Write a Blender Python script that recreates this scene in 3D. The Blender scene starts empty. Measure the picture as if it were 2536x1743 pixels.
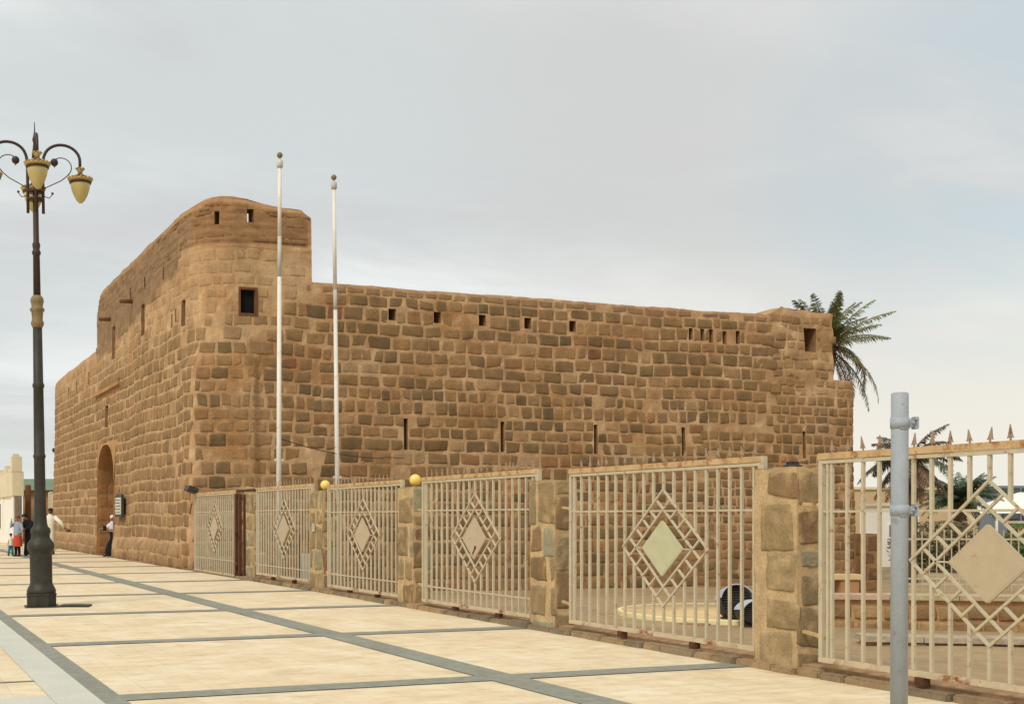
import bpy, bmesh, math, random
from mathutils import Vector, Matrix, noise
R = random.Random(11)
SC = bpy.context.scene
COL = SC.collection
# world axes: +Y runs along the fence away from the viewer, +X points across the plaza towards the yard, Z up
EYE = 1.6
YAW = math.radians(19.72)
FWD = Vector((math.sin(YAW), math.cos(YAW), 0)); RGT = Vector((math.cos(YAW), -math.sin(YAW), 0))

def lin(c):
    def f(v):
        v /= 255.0
        return v / 12.92 if v <= .04045 else ((v + .055) / 1.055) ** 2.4
    return tuple(f(v) for v in c)
def alb(c, k=1.0):
    return tuple(min(.85, v * k) for v in lin(c))
def mixc(a, b, t): return tuple(x + (y - x) * t for x, y in zip(a, b))
def sstep(a, b, x):
    t = max(0., min(1., (x - a) / (b - a))); return t * t * (3 - 2 * t)
def nz(*p): return noise.noise(Vector(p))
def at(l, d, z=0.):            # lateral / depth metres from the viewer -> world
    p = RGT * l + FWD * d; return Vector((p.x, p.y, z))

# ---------------------------------------------------------------- materials
def mat(name, color=None, rough=.85, vcol=False, var=.18, vscale=3., bump=.0, bscale=30., metal=0., spec=.3,
        rust=0., rustcol=(150, 84, 34), rscale=4., fine=None, dirt=0., streak=False, anis=(1, 1, 1)):
    m = bpy.data.materials.new(name); m.use_nodes = True
    nt = m.node_tree; N = nt.nodes; L = nt.links
    b = N['Principled BSDF']; b.inputs['Roughness'].default_value = rough; b.inputs['Metallic'].default_value = metal
    b.inputs['Specular IOR Level'].default_value = spec
    tc = N.new('ShaderNodeTexCoord'); mp = N.new('ShaderNodeMapping'); L.new(tc.outputs['Object'], mp.inputs[0])
    mp.inputs['Scale'].default_value = anis
    if vcol:
        s = N.new('ShaderNodeVertexColor'); s.layer_name = 'Col'; src = s.outputs['Color']
    else:
        s = N.new('ShaderNodeRGB'); s.outputs[0].default_value = (*color, 1); src = s.outputs[0]
    def noi(scale, detail=6, rough_=.6):
        n = N.new('ShaderNodeTexNoise'); n.inputs['Scale'].default_value = scale; n.inputs['Detail'].default_value = detail
        n.inputs['Roughness'].default_value = rough_; L.new(mp.outputs[0], n.inputs['Vector']); return n.outputs['Fac']
    def ramp(fac, a, b_, lo, hi):
        r = N.new('ShaderNodeMapRange'); r.inputs['From Min'].default_value = a; r.inputs['From Max'].default_value = b_
        r.inputs['To Min'].default_value = lo; r.inputs['To Max'].default_value = hi; L.new(fac, r.inputs['Value']); return r.outputs[0]
    def mul(col, fac):
        mx = N.new('ShaderNodeMix'); mx.data_type = 'RGBA'; mx.blend_type = 'MULTIPLY'; mx.inputs[0].default_value = 1
        L.new(col, mx.inputs[6]); cb = N.new('ShaderNodeCombineColor')
        for i in range(3): L.new(fac, cb.inputs[i])
        L.new(cb.outputs[0], mx.inputs[7]); return mx.outputs[2]
    if var: src = mul(src, ramp(noi(vscale), .28, .72, 1 - var, 1 + var))
    if fine: src = mul(src, ramp(noi(fine[0], 3, .7), .3, .7, 1 - fine[1], 1 + fine[1]))
    if dirt:
        mx = N.new('ShaderNodeMix'); mx.data_type = 'RGBA'; L.new(ramp(noi(1.3, 8, .7), .5, .72, 0, dirt), mx.inputs[0])
        L.new(src, mx.inputs[6]); mx.inputs[7].default_value = (.16, .12, .075, 1); src = mx.outputs[2]
    if rust:
        mx = N.new('ShaderNodeMix'); mx.data_type = 'RGBA'; L.new(ramp(noi(rscale, 8, .75), .62 - rust * .3, .72 - rust * .25, 0, 1), mx.inputs[0])
        L.new(src, mx.inputs[6]); mx.inputs[7].default_value = (*lin(rustcol), 1); src = mx.outputs[2]
    L.new(src, b.inputs['Base Color'])
    if bump:
        bp = N.new('ShaderNodeBump'); bp.inputs['Strength'].default_value = bump; bp.inputs['Distance'].default_value = .03
        L.new(noi(bscale, 8, .7), bp.inputs['Height']); L.new(bp.outputs[0], b.inputs['Normal'])
    return m

K = 1.0
M = {}
M['masonry'] = mat('masonry', vcol=True, rough=.95, var=.22, vscale=2.2, fine=(22, .16), bump=.9, bscale=11, spec=.1)
M['pillar'] = mat('pillar_stone', vcol=True, rough=.95, var=.2, vscale=5, fine=(38, .16), bump=.6, bscale=24, spec=.1)
M['cream_metal'] = mat('cream_paint', alb((188, 175, 146)), rough=.6, var=.1, vscale=6, rust=.16, rscale=9, rustcol=(150, 96, 48), bump=.1, bscale=60)
M['green_plate'] = mat('greenish_plate_paint', alb((184, 180, 144)), rough=.6, var=.08, vscale=8, rust=.05, rscale=7)
M['pink_plate'] = mat('tan_plate_paint', alb((182, 164, 134)), rough=.65, var=.08, vscale=6, fine=(90, .08), rust=.06, rscale=9)
M['rusty_rail'] = mat('rusty_rail', alb((192, 160, 114)), rough=.8, var=.2, vscale=5, rust=.36, rscale=7, rustcol=(152, 104, 60), bump=.2, bscale=60)
M['bottom_rail'] = mat('rusting_bottom_rail', alb((196, 176, 144)), rough=.75, var=.15, vscale=5, rust=.32, rscale=4, rustcol=(134, 84, 44), bump=.2, bscale=60)
M['rust'] = mat('rust', alb((96, 60, 36)), rough=.85, var=.4, vscale=5, rust=.4, rscale=5, rustcol=(60, 32, 20), bump=.5, bscale=40)
M['spike'] = mat('spike_metal', alb((158, 136, 108)), rough=.7, var=.2, rust=.35, rscale=12, rustcol=(110, 70, 46))
M['dark_metal'] = mat('dark_lamp_metal', alb((58, 55, 48)), rough=.55, var=.25, vscale=6, fine=(40, .12), bump=.15, bscale=30, rust=.06, rustcol=(88, 78, 62), metal=.2)
M['brown_metal'] = mat('brown_lamp_metal', alb((66, 52, 44)), rough=.5, var=.15, metal=.2)
M['gold'] = mat('gold_paint', alb((172, 142, 80)), rough=.45, var=.2, vscale=12, rust=.1, rscale=16, rustcol=(110, 84, 44))
M['dull_gold'] = mat('dull_gold_paint', alb((130, 110, 74)), rough=.6, var=.2, vscale=10, rust=.2, rscale=12, rustcol=(92, 76, 56))
M['lamp_glass'] = mat('amber_lamp_glass', alb((184, 166, 108)), rough=.3, var=.05, vscale=6, fine=(60, .05), spec=.5)
M['globe'] = mat('yellow_globe', alb((250, 206, 100), 1.0), rough=.35, var=.05, spec=.5)
M['pole_white'] = mat('pole_white_paint', alb((222, 214, 200)), rough=.5, var=.08, vscale=1.4, fine=(14, .06), rust=.03)
M['pole_grey'] = mat('pole_weathered', alb((184, 180, 168)), rough=.6, var=.18, vscale=3)
M['post_grey'] = mat('blue_grey_paint', alb((158, 165, 170)), rough=.55, var=.08, vscale=6, fine=(50, .06), rust=.16, rscale=5, rustcol=(128, 112, 88), bump=.12, bscale=70)
M['band_grey'] = mat('paving_band', alb((143, 141, 126), .95), rough=.85, var=.14, vscale=.9, fine=(9, .16), bump=.15, bscale=30, dirt=.25)
M['path'] = mat('pale_path', alb((202, 199, 182), .95), rough=.85, var=.08, vscale=1.1, fine=(30, .06))
M['kerb'] = mat('kerb_stone', vcol=True, rough=.95, var=.3, vscale=3, fine=(26, .16), bump=.6, bscale=20)
M['soil'] = mat('sand_ground', alb((168, 142, 104), .9), rough=1, var=.2, vscale=.35, fine=(5, .14), bump=.4, bscale=4, dirt=.4)
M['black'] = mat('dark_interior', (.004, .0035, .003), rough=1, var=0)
M['wood'] = mat('old_wood', alb((104, 68, 42)), rough=.9, var=.3, vscale=4, anis=(6, 6, 1), bump=.3, bscale=20)
M['slot'] = mat('slot_shade', alb((88, 58, 34), .8), rough=1, var=.25, vscale=4)
M['plaster'] = mat('tan_plaster', alb((170, 130, 86), 1), rough=.95, var=.14, vscale=2, fine=(20, .1), bump=.3)
M['cream_wall'] = mat('cream_house_wall', alb((214, 200, 166)), rough=.9, var=.12, vscale=1.2, fine=(8, .08))
M['white_wall'] = mat('white_house_wall', alb((240, 234, 220), .95), rough=.9, var=.06, vscale=1)
M['grey_wall'] = mat('grey_stone_wall', alb((130, 118, 98)), rough=.9, var=.25, vscale=2)
M['beige_wall'] = mat('beige_house_wall', alb((196, 168, 130)), rough=.9, var=.12, vscale=.8)
M['brown_wall'] = mat('brown_house_wall', alb((168, 126, 88)), rough=.9, var=.15, vscale=.8)
M['green_roof'] = mat('green_sheet_metal', alb((140, 164, 140)), rough=.5, var=.08, vscale=2)
M['glass'] = mat('dark_window_glass', alb((70, 82, 92)), rough=.15, var=.1, spec=.6)
M['screen'] = mat('grey_mesh_screen', alb((120, 128, 132)), rough=.6, var=.1)
M['palm_leaf'] = mat('palm_leaf', vcol=True, rough=.6, var=.25, vscale=3, spec=.35)
M['palm_trunk'] = mat('palm_trunk', alb((92, 74, 54)), rough=1, var=.4, vscale=6, bump=.8, bscale=16)
M['sign_dark'] = mat('sign_frame', alb((66, 62, 58)), rough=.6, var=.1)
M['sign_white'] = mat('sign_panel', alb((196, 196, 180)), rough=.5, var=.05)
M['black_plastic'] = mat('black_plastic', alb((56, 52, 46)), rough=.5, var=.2, vscale=10)
M['white_plastic'] = mat('white_plastic', alb((182, 187, 194)), rough=.4, var=.05)
M['cable'] = mat('black_cable', alb((52, 40, 30)), rough=.7, var=.1)
M['yellow_kerb'] = mat('yellow_rim_paint', alb((226, 212, 158), 1.0), rough=.7, var=.1, vscale=3, fine=(14, .08))
M['tan_stone'] = mat('tan_slab', alb((210, 178, 130)), rough=.9, var=.14, vscale=1.8, fine=(18, .1), bump=.2)
M['skin'] = mat('skin', alb((112, 78, 58)), rough=.6, var=.06)
M['skin_light'] = mat('skin_light', alb((168, 122, 96)), rough=.6, var=.06)
M['hair'] = mat('black_hair', alb((30, 24, 20)), rough=.7, var=.1)
M['white_cloth'] = mat('white_cloth', alb((232, 224, 200)), rough=.95, var=.07, vscale=6)
M['black_cloth'] = mat('black_cloth', alb((26, 25, 28)), rough=.95, var=.1)
M['blue_cloth'] = mat('grey_blue_cloth', alb((148, 154, 168)), rough=.95, var=.08)
M['red_cloth'] = mat('red_cloth', alb((190, 72, 52)), rough=.95, var=.1)
M['teal_cloth'] = mat('teal_cloth', alb((52, 128, 138)), rough=.95, var=.08)
M['brown_cloth'] = mat('brown_cloth', alb((112, 74, 58)), rough=.95, var=.08)
M['lilac_cloth'] = mat('pale_lilac_cloth', alb((206, 198, 214)), rough=.95, var=.08)
M['shoe'] = mat('shoe_leather', alb((60, 50, 42)), rough=.6, var=.1)
M['leaf'] = mat('shrub_leaf', vcol=True, rough=.7, var=.2, vscale=3)

def paving_mat():
    m = bpy.data.materials.new('plaza_tiles'); m.use_nodes = True; nt = m.node_tree; N = nt.nodes; L = nt.links
    b = N['Principled BSDF']; b.inputs['Roughness'].default_value = .8; b.inputs['Specular IOR Level'].default_value = .25
    tc = N.new('ShaderNodeTexCoord')
    mp = N.new('ShaderNodeMapping'); mp.inputs['Rotation'].default_value = (0, 0, math.pi / 2); L.new(tc.outputs['Object'], mp.inputs[0])
    br = N.new('ShaderNodeTexBrick'); L.new(mp.outputs[0], br.inputs[0])
    br.inputs['Scale'].default_value = 1; br.inputs['Brick Width'].default_value = .6; br.inputs['Row Height'].default_value = .3
    br.inputs['Mortar Size'].default_value = .005; br.inputs['Mortar Smooth'].default_value = .6
    br.inputs['Color1'].default_value = (*alb((228, 209, 173)), 1); br.inputs['Color2'].default_value = (*alb((218, 196, 158)), 1)
    br.inputs['Mortar'].default_value = (*alb((198, 174, 136)), 1)
    def noi(sc, d=7, r=.65, aniso=None):
        n = N.new('ShaderNodeTexNoise'); n.inputs['Scale'].default_value = sc; n.inputs['Detail'].default_value = d; n.inputs['Roughness'].default_value = r
        v = tc.outputs['Object']
        if aniso:
            q = N.new('ShaderNodeMapping'); q.inputs['Scale'].default_value = aniso; L.new(v, q.inputs[0]); v = q.outputs[0]
        L.new(v, n.inputs['Vector']); return n.outputs['Fac']
    def mr(f, a, c, lo, hi):
        r = N.new('ShaderNodeMapRange'); r.inputs[1].default_value = a; r.inputs[2].default_value = c; r.inputs[3].default_value = lo; r.inputs[4].default_value = hi
        L.new(f, r.inputs[0]); return r.outputs[0]
    def blend(src, fac, col):
        x = N.new('ShaderNodeMix'); x.data_type = 'RGBA'; L.new(fac, x.inputs[0]); L.new(src, x.inputs[6]); x.inputs[7].default_value = (*col, 1); return x.outputs[2]
    c = br.outputs['Color']
    c = blend(c, mr(noi(.35), .42, .68, 0, .5), alb((218, 190, 150)))
    c = blend(c, mr(noi(1.1), .45, .7, 0, .6), alb((240, 226, 200)))
    c = blend(c, mr(noi(2.3, 8, .75, (.8, 2.2, 1)), .48, .68, 0, .7), alb((188, 162, 124)))
    c = blend(c, mr(noi(6, 8, .75, (.5, 1.6, 1)), .5, .68, 0, .35), alb((204, 174, 138)))
    c = blend(c, mr(noi(9, 6, .7), .65, .72, 0, .6), alb((146, 122, 90)))
    c = blend(c, mr(noi(60, 2, .6), .6, .75, 0, .25), alb((180, 156, 116)))
    L.new(c, b.inputs['Base Color'])
    bp = N.new('ShaderNodeBump'); bp.inputs['Strength'].default_value = .15; bp.inputs['Distance'].default_value = .01
    L.new(noi(25), bp.inputs['Height']); L.new(bp.outputs[0], b.inputs['Normal'])
    return m
M['paving'] = paving_mat()

# ---------------------------------------------------------------- mesh accumulator
class G:
    def __init__(s): s.v = []; s.f = []; s.c = []; s.cc = (1, 1, 1); s.sm = []
    def add(s, vs, fs, col=None, smooth=False):
        o = len(s.v); s.v += [tuple(p) for p in vs]; s.f += [tuple(i + o for i in f) for f in fs]
        if col is None: col = s.cc
        s.c += (list(col) if isinstance(col, list) else [col] * len(vs)); s.sm += [smooth] * len(fs)
    def box(s, lo, hi, rot=None, org=None, col=None, bev=0.):
        x0, y0, z0 = lo; x1, y1, z1 = hi
        if bev:
            bm = bmesh.new(); bmesh.ops.create_cube(bm, size=1)
            for v in bm.verts: v.co = Vector(((v.co.x + .5) * (x1 - x0) + x0, (v.co.y + .5) * (y1 - y0) + y0, (v.co.z + .5) * (z1 - z0) + z0))
            bmesh.ops.bevel(bm, geom=bm.edges[:], offset=bev, segments=2, affect='EDGES')
            vs = [v.co.copy() for v in bm.verts]; fs = [[v.index for v in f.verts] for f in bm.faces]; bm.free()
        else:
            vs = [Vector(p) for p in ((x0, y0, z0), (x1, y0, z0), (x1, y1, z0), (x0, y1, z0), (x0, y0, z1), (x1, y0, z1), (x1, y1, z1), (x0, y1, z1))]
            fs = [(0, 3, 2, 1), (4, 5, 6, 7), (0, 1, 5, 4), (1, 2, 6, 5), (2, 3, 7, 6), (3, 0, 4, 7)]
        if rot is not None: vs = [rot @ p for p in vs]
        if org is not None: vs = [p + Vector(org) for p in vs]
        s.add(vs, fs, col); return s
    def bar(s, a, b, w, h=None, up=(0, 0, 1), col=None):       # square bar between two points
        a = Vector(a); b = Vector(b); d = (b - a); L_ = d.length; d.normalize(); h = h or w
        u = Vector(up)
        if abs(u.dot(d)) > .95: u = Vector((1, 0, 0))
        x = d.cross(u).normalized(); y = x.cross(d).normalized()
        vs = []
        for e in (a, b):
            for sx, sy in ((-1, -1), (1, -1), (1, 1), (-1, 1)): vs.append(e + x * (sx * w / 2) + y * (sy * h / 2))
        s.add(vs, [(0, 1, 2, 3), (7, 6, 5, 4), (0, 4, 5, 1), (1, 5, 6, 2), (2, 6, 7, 3), (3, 7, 4, 0)], col); return s
    def tube(s, pts, r, n=10, cap=True, col=None, smooth=True):
        pts = [Vector(p) for p in pts]; rr = r if isinstance(r, (list, tuple)) else [r] * len(pts)
        vs = []; fs = []; ref = None
        for i, p in enumerate(pts):
            t = (pts[min(i + 1, len(pts) - 1)] - pts[max(i - 1, 0)])
            if t.length < 1e-9: t = Vector((0, 0, 1))
            t.normalize()
            if ref is None:
                ref = Vector((1, 0, 0)) if abs(t.x) < .8 else Vector((0, 1, 0))
            x = (ref - t * ref.dot(t)).normalized(); ref = x; y = t.cross(x)
            for k in range(n):
                a = 2 * math.pi * k / n; vs.append(p + (x * math.cos(a) + y * math.sin(a)) * rr[i])
        for i in range(len(pts) - 1):
            for k in range(n):
                k2 = (k + 1) % n; fs.append((i * n + k, i * n + k2, (i + 1) * n + k2, (i + 1) * n + k))
        if cap: fs.append(tuple(range(n - 1, -1, -1))); fs.append(tuple((len(pts) - 1) * n + k for k in range(n)))
        s.add(vs, fs, col, smooth); return s
    def lathe(s, prof, org=(0, 0, 0), n=24, col=None, smooth=True, rot=0.):
        org = Vector(org); vs = []; fs = []
        for r, z in prof:
            for k in range(n):
                a = 2 * math.pi * k / n + rot; vs.append(org + Vector((r * math.cos(a), r * math.sin(a), z)))
        m = len(prof)
        for i in range(m - 1):
            for k in range(n):
                k2 = (k + 1) % n; fs.append((i * n + k, i * n + k2, (i + 1) * n + k2, (i + 1) * n + k))
        fs.append(tuple(range(n - 1, -1, -1))); fs.append(tuple((m - 1) * n + k for k in range(n)))
        s.add(vs, fs, col, smooth); return s
    def ball(s, c, r, n=16, sq=(1, 1, 1), col=None):
        c = Vector(c); vs = []; fs = []; m = n // 2
        for i in range(m + 1):
            ph = math.pi * i / m
            for k in range(n):
                a = 2 * math.pi * k / n
                vs.append(c + Vector((r * sq[0] * math.sin(ph) * math.cos(a), r * sq[1] * math.sin(ph) * math.sin(a), r * sq[2] * math.cos(ph))))
        for i in range(m):
            for k in range(n):
                k2 = (k + 1) % n; fs.append(((i + 1) * n + k, (i + 1) * n + k2, i * n + k2, i * n + k))
        s.add(vs, fs, col, True); return s
    def build(s, name, m, parent=None, loc=None):
        me = bpy.data.meshes.new(name); me.from_pydata(s.v, [], s.f); me.update()
        at_ = me.color_attributes.new('Col', 'FLOAT_COLOR', 'POINT')
        buf = []
        for c in s.c: buf += [c[0], c[1], c[2], 1.]
        at_.data.foreach_set('color', buf)
        me.polygons.foreach_set('use_smooth', s.sm)
        me.materials.append(m); me.validate()
        o = bpy.data.objects.new(name, me); COL.objects.link(o)
        if loc is not None: o.location = loc
        if parent is not None: o.parent = parent
        return o
def empty(name, label, cat, loc=(0, 0, 0), group=None):
    o = bpy.data.objects.new(name, None); COL.objects.link(o); o.location = loc; o.empty_display_size = .2
    return tag(o, label, cat, group)
def tag(o, label, cat, group=None):
    o['label'] = label; o['category'] = cat
    if group: o['group'] = group
    return o
def struct(o, label, cat): o['kind'] = 'structure'; o['label'] = label; o['category'] = cat; return o
def arc(c, r, a0, a1, n, ax, ay):
    c = Vector(c); return [c + Vector(ax) * (r * math.cos(a0 + (a1 - a0) * i / n)) + Vector(ay) * (r * math.sin(a0 + (a1 - a0) * i / n)) for i in range(n + 1)]

# ---------------------------------------------------------------- ground and plaza
def inner(b): return -.12 - .68 * sstep(17, 33, b)
def gh(x, y):
    if x < 9.1: return -.06
    t = sstep(9.3, 12.5, x)
    h = -.02 + (inner(y) - .006 * max(0, x - 14)) * t if x < 60 else -.02 + (inner(y) - .276) * (1 - sstep(60, 160, x))
    return h * (1 - sstep(46, 90, y)) - .06 * sstep(46, 90, y)
xs = [-1500, -600, -250, -100, -40, 0, 6, 8.6, 9.1, 9.2] + [9.4 + .5 * i for i in range(60)] + [42, 50, 60, 80, 110, 160, 300, 700, 1600]
ys = [-60, -20, -5] + [-2 + 1. * i for i in range(50)] + [52, 58, 66, 75, 90, 120, 200, 400, 900, 2500]
g = G(); vs = []
for y in ys:
    for x in xs: vs.append((x, y, gh(x, y) + (.03 * nz(x * .6, y * .6, 0) if 9.3 < x < 60 else 0)))
n = len(xs)
g.add(vs, [(j * n + i, j * n + i + 1, (j + 1) * n + i + 1, (j + 1) * n + i) for j in range(len(ys) - 1) for i in range(n - 1)], smooth=True)
struct(g.build('ground', M['soil']), 'bare sandy ground of the yard and beyond the plaza', 'ground')
g = G(); g.add([(-60, -8, 0), (8.99, -8, 0), (8.99, 95, 0), (-60, 95, 0)], [(0, 1, 2, 3)])
struct(g.build('plaza_paving', M['paving']), 'cream stone tiles of the wide plaza', 'pavement')
def sheet(g_, x0, y0, x1, y1, z): g_.add([(x0, y0, z), (x1, y0, z), (x1, y1, z), (x0, y1, z)], [(0, 1, 2, 3)])
rows = [10.05 + 4.47 * i for i in range(-3, 19)]
g = G()
sheet(g, 5.72, -8, 6.13, 95, .008); sheet(g, 1.88, -8, 2.09, 95, .008)
for y in rows:
    w = .17
    for x0, x1 in ((2.09, 5.72), (6.13, 8.99)): sheet(g, x0, y - w, x1, y + w, .008)
    if y < 60: sheet(g, -8, y + 1.3, 1.49, y + 1.37, .006)
struct(g.build('paving_bands', M['band_grey']), 'grey stone bands crossing the cream plaza tiles', 'paving band')
g = G(); sheet(g, 1.49, -8, 1.88, 95, .008)
for y in rows[:4]: sheet(g, -8, y - .9 , 1.49, y + .35, .004)
struct(g.build('pale_path', M['path']), 'pale grey green strip of paving along the left of the plaza', 'path')

# kerb under the fence
def fx(b): return 8.93 + (b - 9.87) * .012
g = G(); y = 2.0
while y < 28.6:
    ln = R.uniform(.28, .62); w = .02
    c = mixc(alb((168, 138, 100)), alb((126, 112, 90)), R.random())
    x0 = fx(y) - .1 + R.uniform(-.02, .02)
    g.box((x0, y + w / 2, -.05), (x0 + .16, y + ln - w / 2, .075 + R.uniform(-.015, .015)), col=c, bev=.018); y += ln
y = 2.0
while y < 28.6:
    g.box((fx(y) + .05, y, -.3), (fx(y) + .48, y + 1.3, .1 + R.uniform(-.006, .006)), col=alb((166, 132, 94))); y += 1.302
struct(g.build('kerb', M['kerb']), 'low rough stone kerb under the metal fence', 'kerb')

# ---------------------------------------------------------------- fort masonry
CX0, CY0 = 9.25, 34.1
S0, S2 = -30.2, 26.5
def raw(s):
    if s < S0: return Vector((CX0 + (S0 - s), CY0 - S0))
    if s < 0: return Vector((CX0, CY0 - s))
    if s < S2: return Vector((CX0 + s, CY0))
    return Vector((CX0 + S2, CY0 + (s - S2)))
def P2(s, z):
    p = raw(s)
    for cs, Rr, w in ((S0, 1.6, 1.), (0, 2.1, .12 + .88 * sstep(5.4, 8.6, z)), (S2, .5, .5)):
        t = (s - cs) / Rr
        if -1 < t < 1:
            a, c, b = raw(cs - Rr), raw(cs), raw(cs + Rr); u = (t + 1) / 2
            q = a * (1 - u) ** 2 + c * 2 * u * (1 - u) + b * u * u
            p = p + (q - p) * w
    return p
def dextra(s, z):
    d = -.016 * z
    d += .13 * sstep(-1.5, -1.35, s) * (1 - sstep(2.0, 2.15, s)) * (1 - sstep(6.3, 6.9, z))
    d += .05 * nz(s * .25, z * .3, 3.1)
    if s > 22: d += sstep(22, 24, s) * sstep(5.5, 7, z) * .12 * nz(s * 1.1, z * 1.3, 7)
    if z < .9 and s < -1: d += .12 * (1 - sstep(.55, .95, z)) * (1 if not (-15.9 < s < -12) else 0)
    return d
def surf(s, z, d=0.):
    e = .05; t = P2(s + e, z) - P2(s - e, z); t.normalize(); p = P2(s, z); k = d + dextra(s, z)
    return Vector((p.x + t.y * k, p.y - t.x * k, z))
def top(s):
    w = .05 * nz(s * .7, 1.7, 0) + (.035 * nz(s * 3, 4, 0) + .02 * nz(s * 8, 1, 0)) * (.35 if s < 4 else 1)
    if s < -16.65: return 9.02 - .12 * sstep(-24, -29, s) - .5 * sstep(-29.5, -31.5, s) + .25 * (1 - sstep(-19, -16.65, s)) * 0 + w
    if s < -15.2: return 11.46 - .8 * ((-15.2 - s) / 1.45) ** 2.6 + w
    if s < 4.0:
        return 11.46 + .22 * sstep(-1.5, 1, s) * (1 - sstep(1.2, 3, s)) - .0 + w - (.25 * sstep(3.6, 4.0, s))
    if s < 22.2: return 9.14 + .002 * (s - 4) + w * .7
    if s < 25.39: return 9.17 + .28 * sstep(22.2, 23, s) - .08 * sstep(24, 25.3, s) + w
    return 6.86
def zbase(s): return -1.4 if s > -1 else -.3
# colours
MOR = (184, 152, 114)
def mortar_col(s, z):
    c = lin(MOR)
    f = nz(s * .5, z * .7, 9)
    c = mixc(c, lin((164, 122, 80)), max(0, min(1, .45 + f)))
    if s < -.3: c = mixc(c, lin((182, 150, 113)), .5)
    # darker mud band along the high parapet
    if s < 4.0:
        zb = 10.15 if s > -2 else 9.75 - .1 * (-s - 2) + .35 * nz(s * .6, 2.2, 5)
        if s < -16.65: zb = 99
        k = sstep(zb - .12, zb + .12, z + .12 * nz(s * 1.5, z, 8))
        c = mixc(c, lin((136, 102, 70) if s > -1 else (134, 108, 80)), k * .9)
    tp = top(s)
    c = mixc(c, lin((176, 136, 98)), .7 * sstep(tp - .3, tp - .1, z))
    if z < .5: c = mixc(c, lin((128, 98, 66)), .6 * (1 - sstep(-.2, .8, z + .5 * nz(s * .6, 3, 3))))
    return c
def plaster(s, z):
    """how much render covers the stones, 0..1"""
    p = 0
    if s < 4.05:
        zz = z + .8 * nz(s * .5, z * .3, 12)
        if s > -2: p = sstep(7.0, 8.4, zz + .25 * sstep(1, -1, s))
        else: p = sstep(7.0, 8.8, zz) * .9
        if 1.2 < s < 2.6 and z < 7: p = max(p, .55 + .4 * nz(s, z, 1))
        if s > 2.5 and z < 8.3: p = min(p, .25)
    if s > 4 and z > top(s) - .38: p = .5
    if s > 22.4 and z > 6.0: p = max(p, .5 * sstep(22.4, 24, s) * sstep(5.6, 6.8, z))
    if s < -1 and z < .75: p = max(p, .45)
    if s < -16.6 and z > 7.8: p = max(p, .7 * sstep(7.8, 8.4, z))
    q = nz(s * .9, z * 1.3, 30)
    if q > .36: p = max(p, .6)
    return p
HOLES = []   # s0,s1,z0,z1,depth,through,name
for a in (15.94, 17.6, 19.29, 21.05, 22.86): HOLES.append((a - CX0, a - CX0 + .27, 8.07, 8.45, .55, 0, 'loophole'))
for a, z0, z1 in ((27.93, 8.06, 8.48), (28.44, 8.05, 8.48), (28.83, 8.0, 8.49), (29.43, 7.98, 8.45), (30.03, 8.01, 8.49)):
    HOLES.append((a - CX0, a - CX0 + .18, z0, z1, .5, 0, 'loophole'))
for a in (16.47, 20.1, 23.84, 27.55, 33.12): HOLES.append((a - CX0, a - CX0 + .15, 3.83, 4.86, .5, 0, 'arrow_slit'))
HOLES.append((1.56, 2.08, 8.0, 8.74, 1.1, 0, 'window'))
HOLES.append((23.96, 24.56, 7.88, 8.78, .9, 0, 'window'))
HOLES.append((.42, .66, 10.78, 11.2, .6, 1, 'loophole')); HOLES.append((1.82, 2.06, 10.88, 11.3, .6, 1, 'loophole'))
HOLES.append((-1.78, -1.4, 7.74, 8.58, .6, 0, 'window')); HOLES.append((-7.75, -7.15, 8.3, 9.46, .6, 0, 'window'))
HOLES.append((-13.2, -12.55, 8.14, 9.5, .6, 0, 'window')); HOLES.append((-14.4, -13.8, 5.42, 6.34, .5, 0, 'window'))
for s, z0 in ((-4.3, 9.75), (-7.1, 9.95), (-9.6, 10.0), (-3.0, 7.9), (-2.5, 8.0)): HOLES.append((s - .09, s + .09, z0, z0 + .45, .4, 0, 'loophole'))
for s, z0 in ((-18.6, 7.7), (-22.0, 7.6), (-24.4, 7.6)): HOLES.append((s - .12, s + .12, z0, z0 + .6, .4, 0, 'loophole'))
DOOR = (-15.8, -12.1, -.3, 4.75)
HOLES.append((*DOOR, 0, 2, 'door'))

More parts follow.
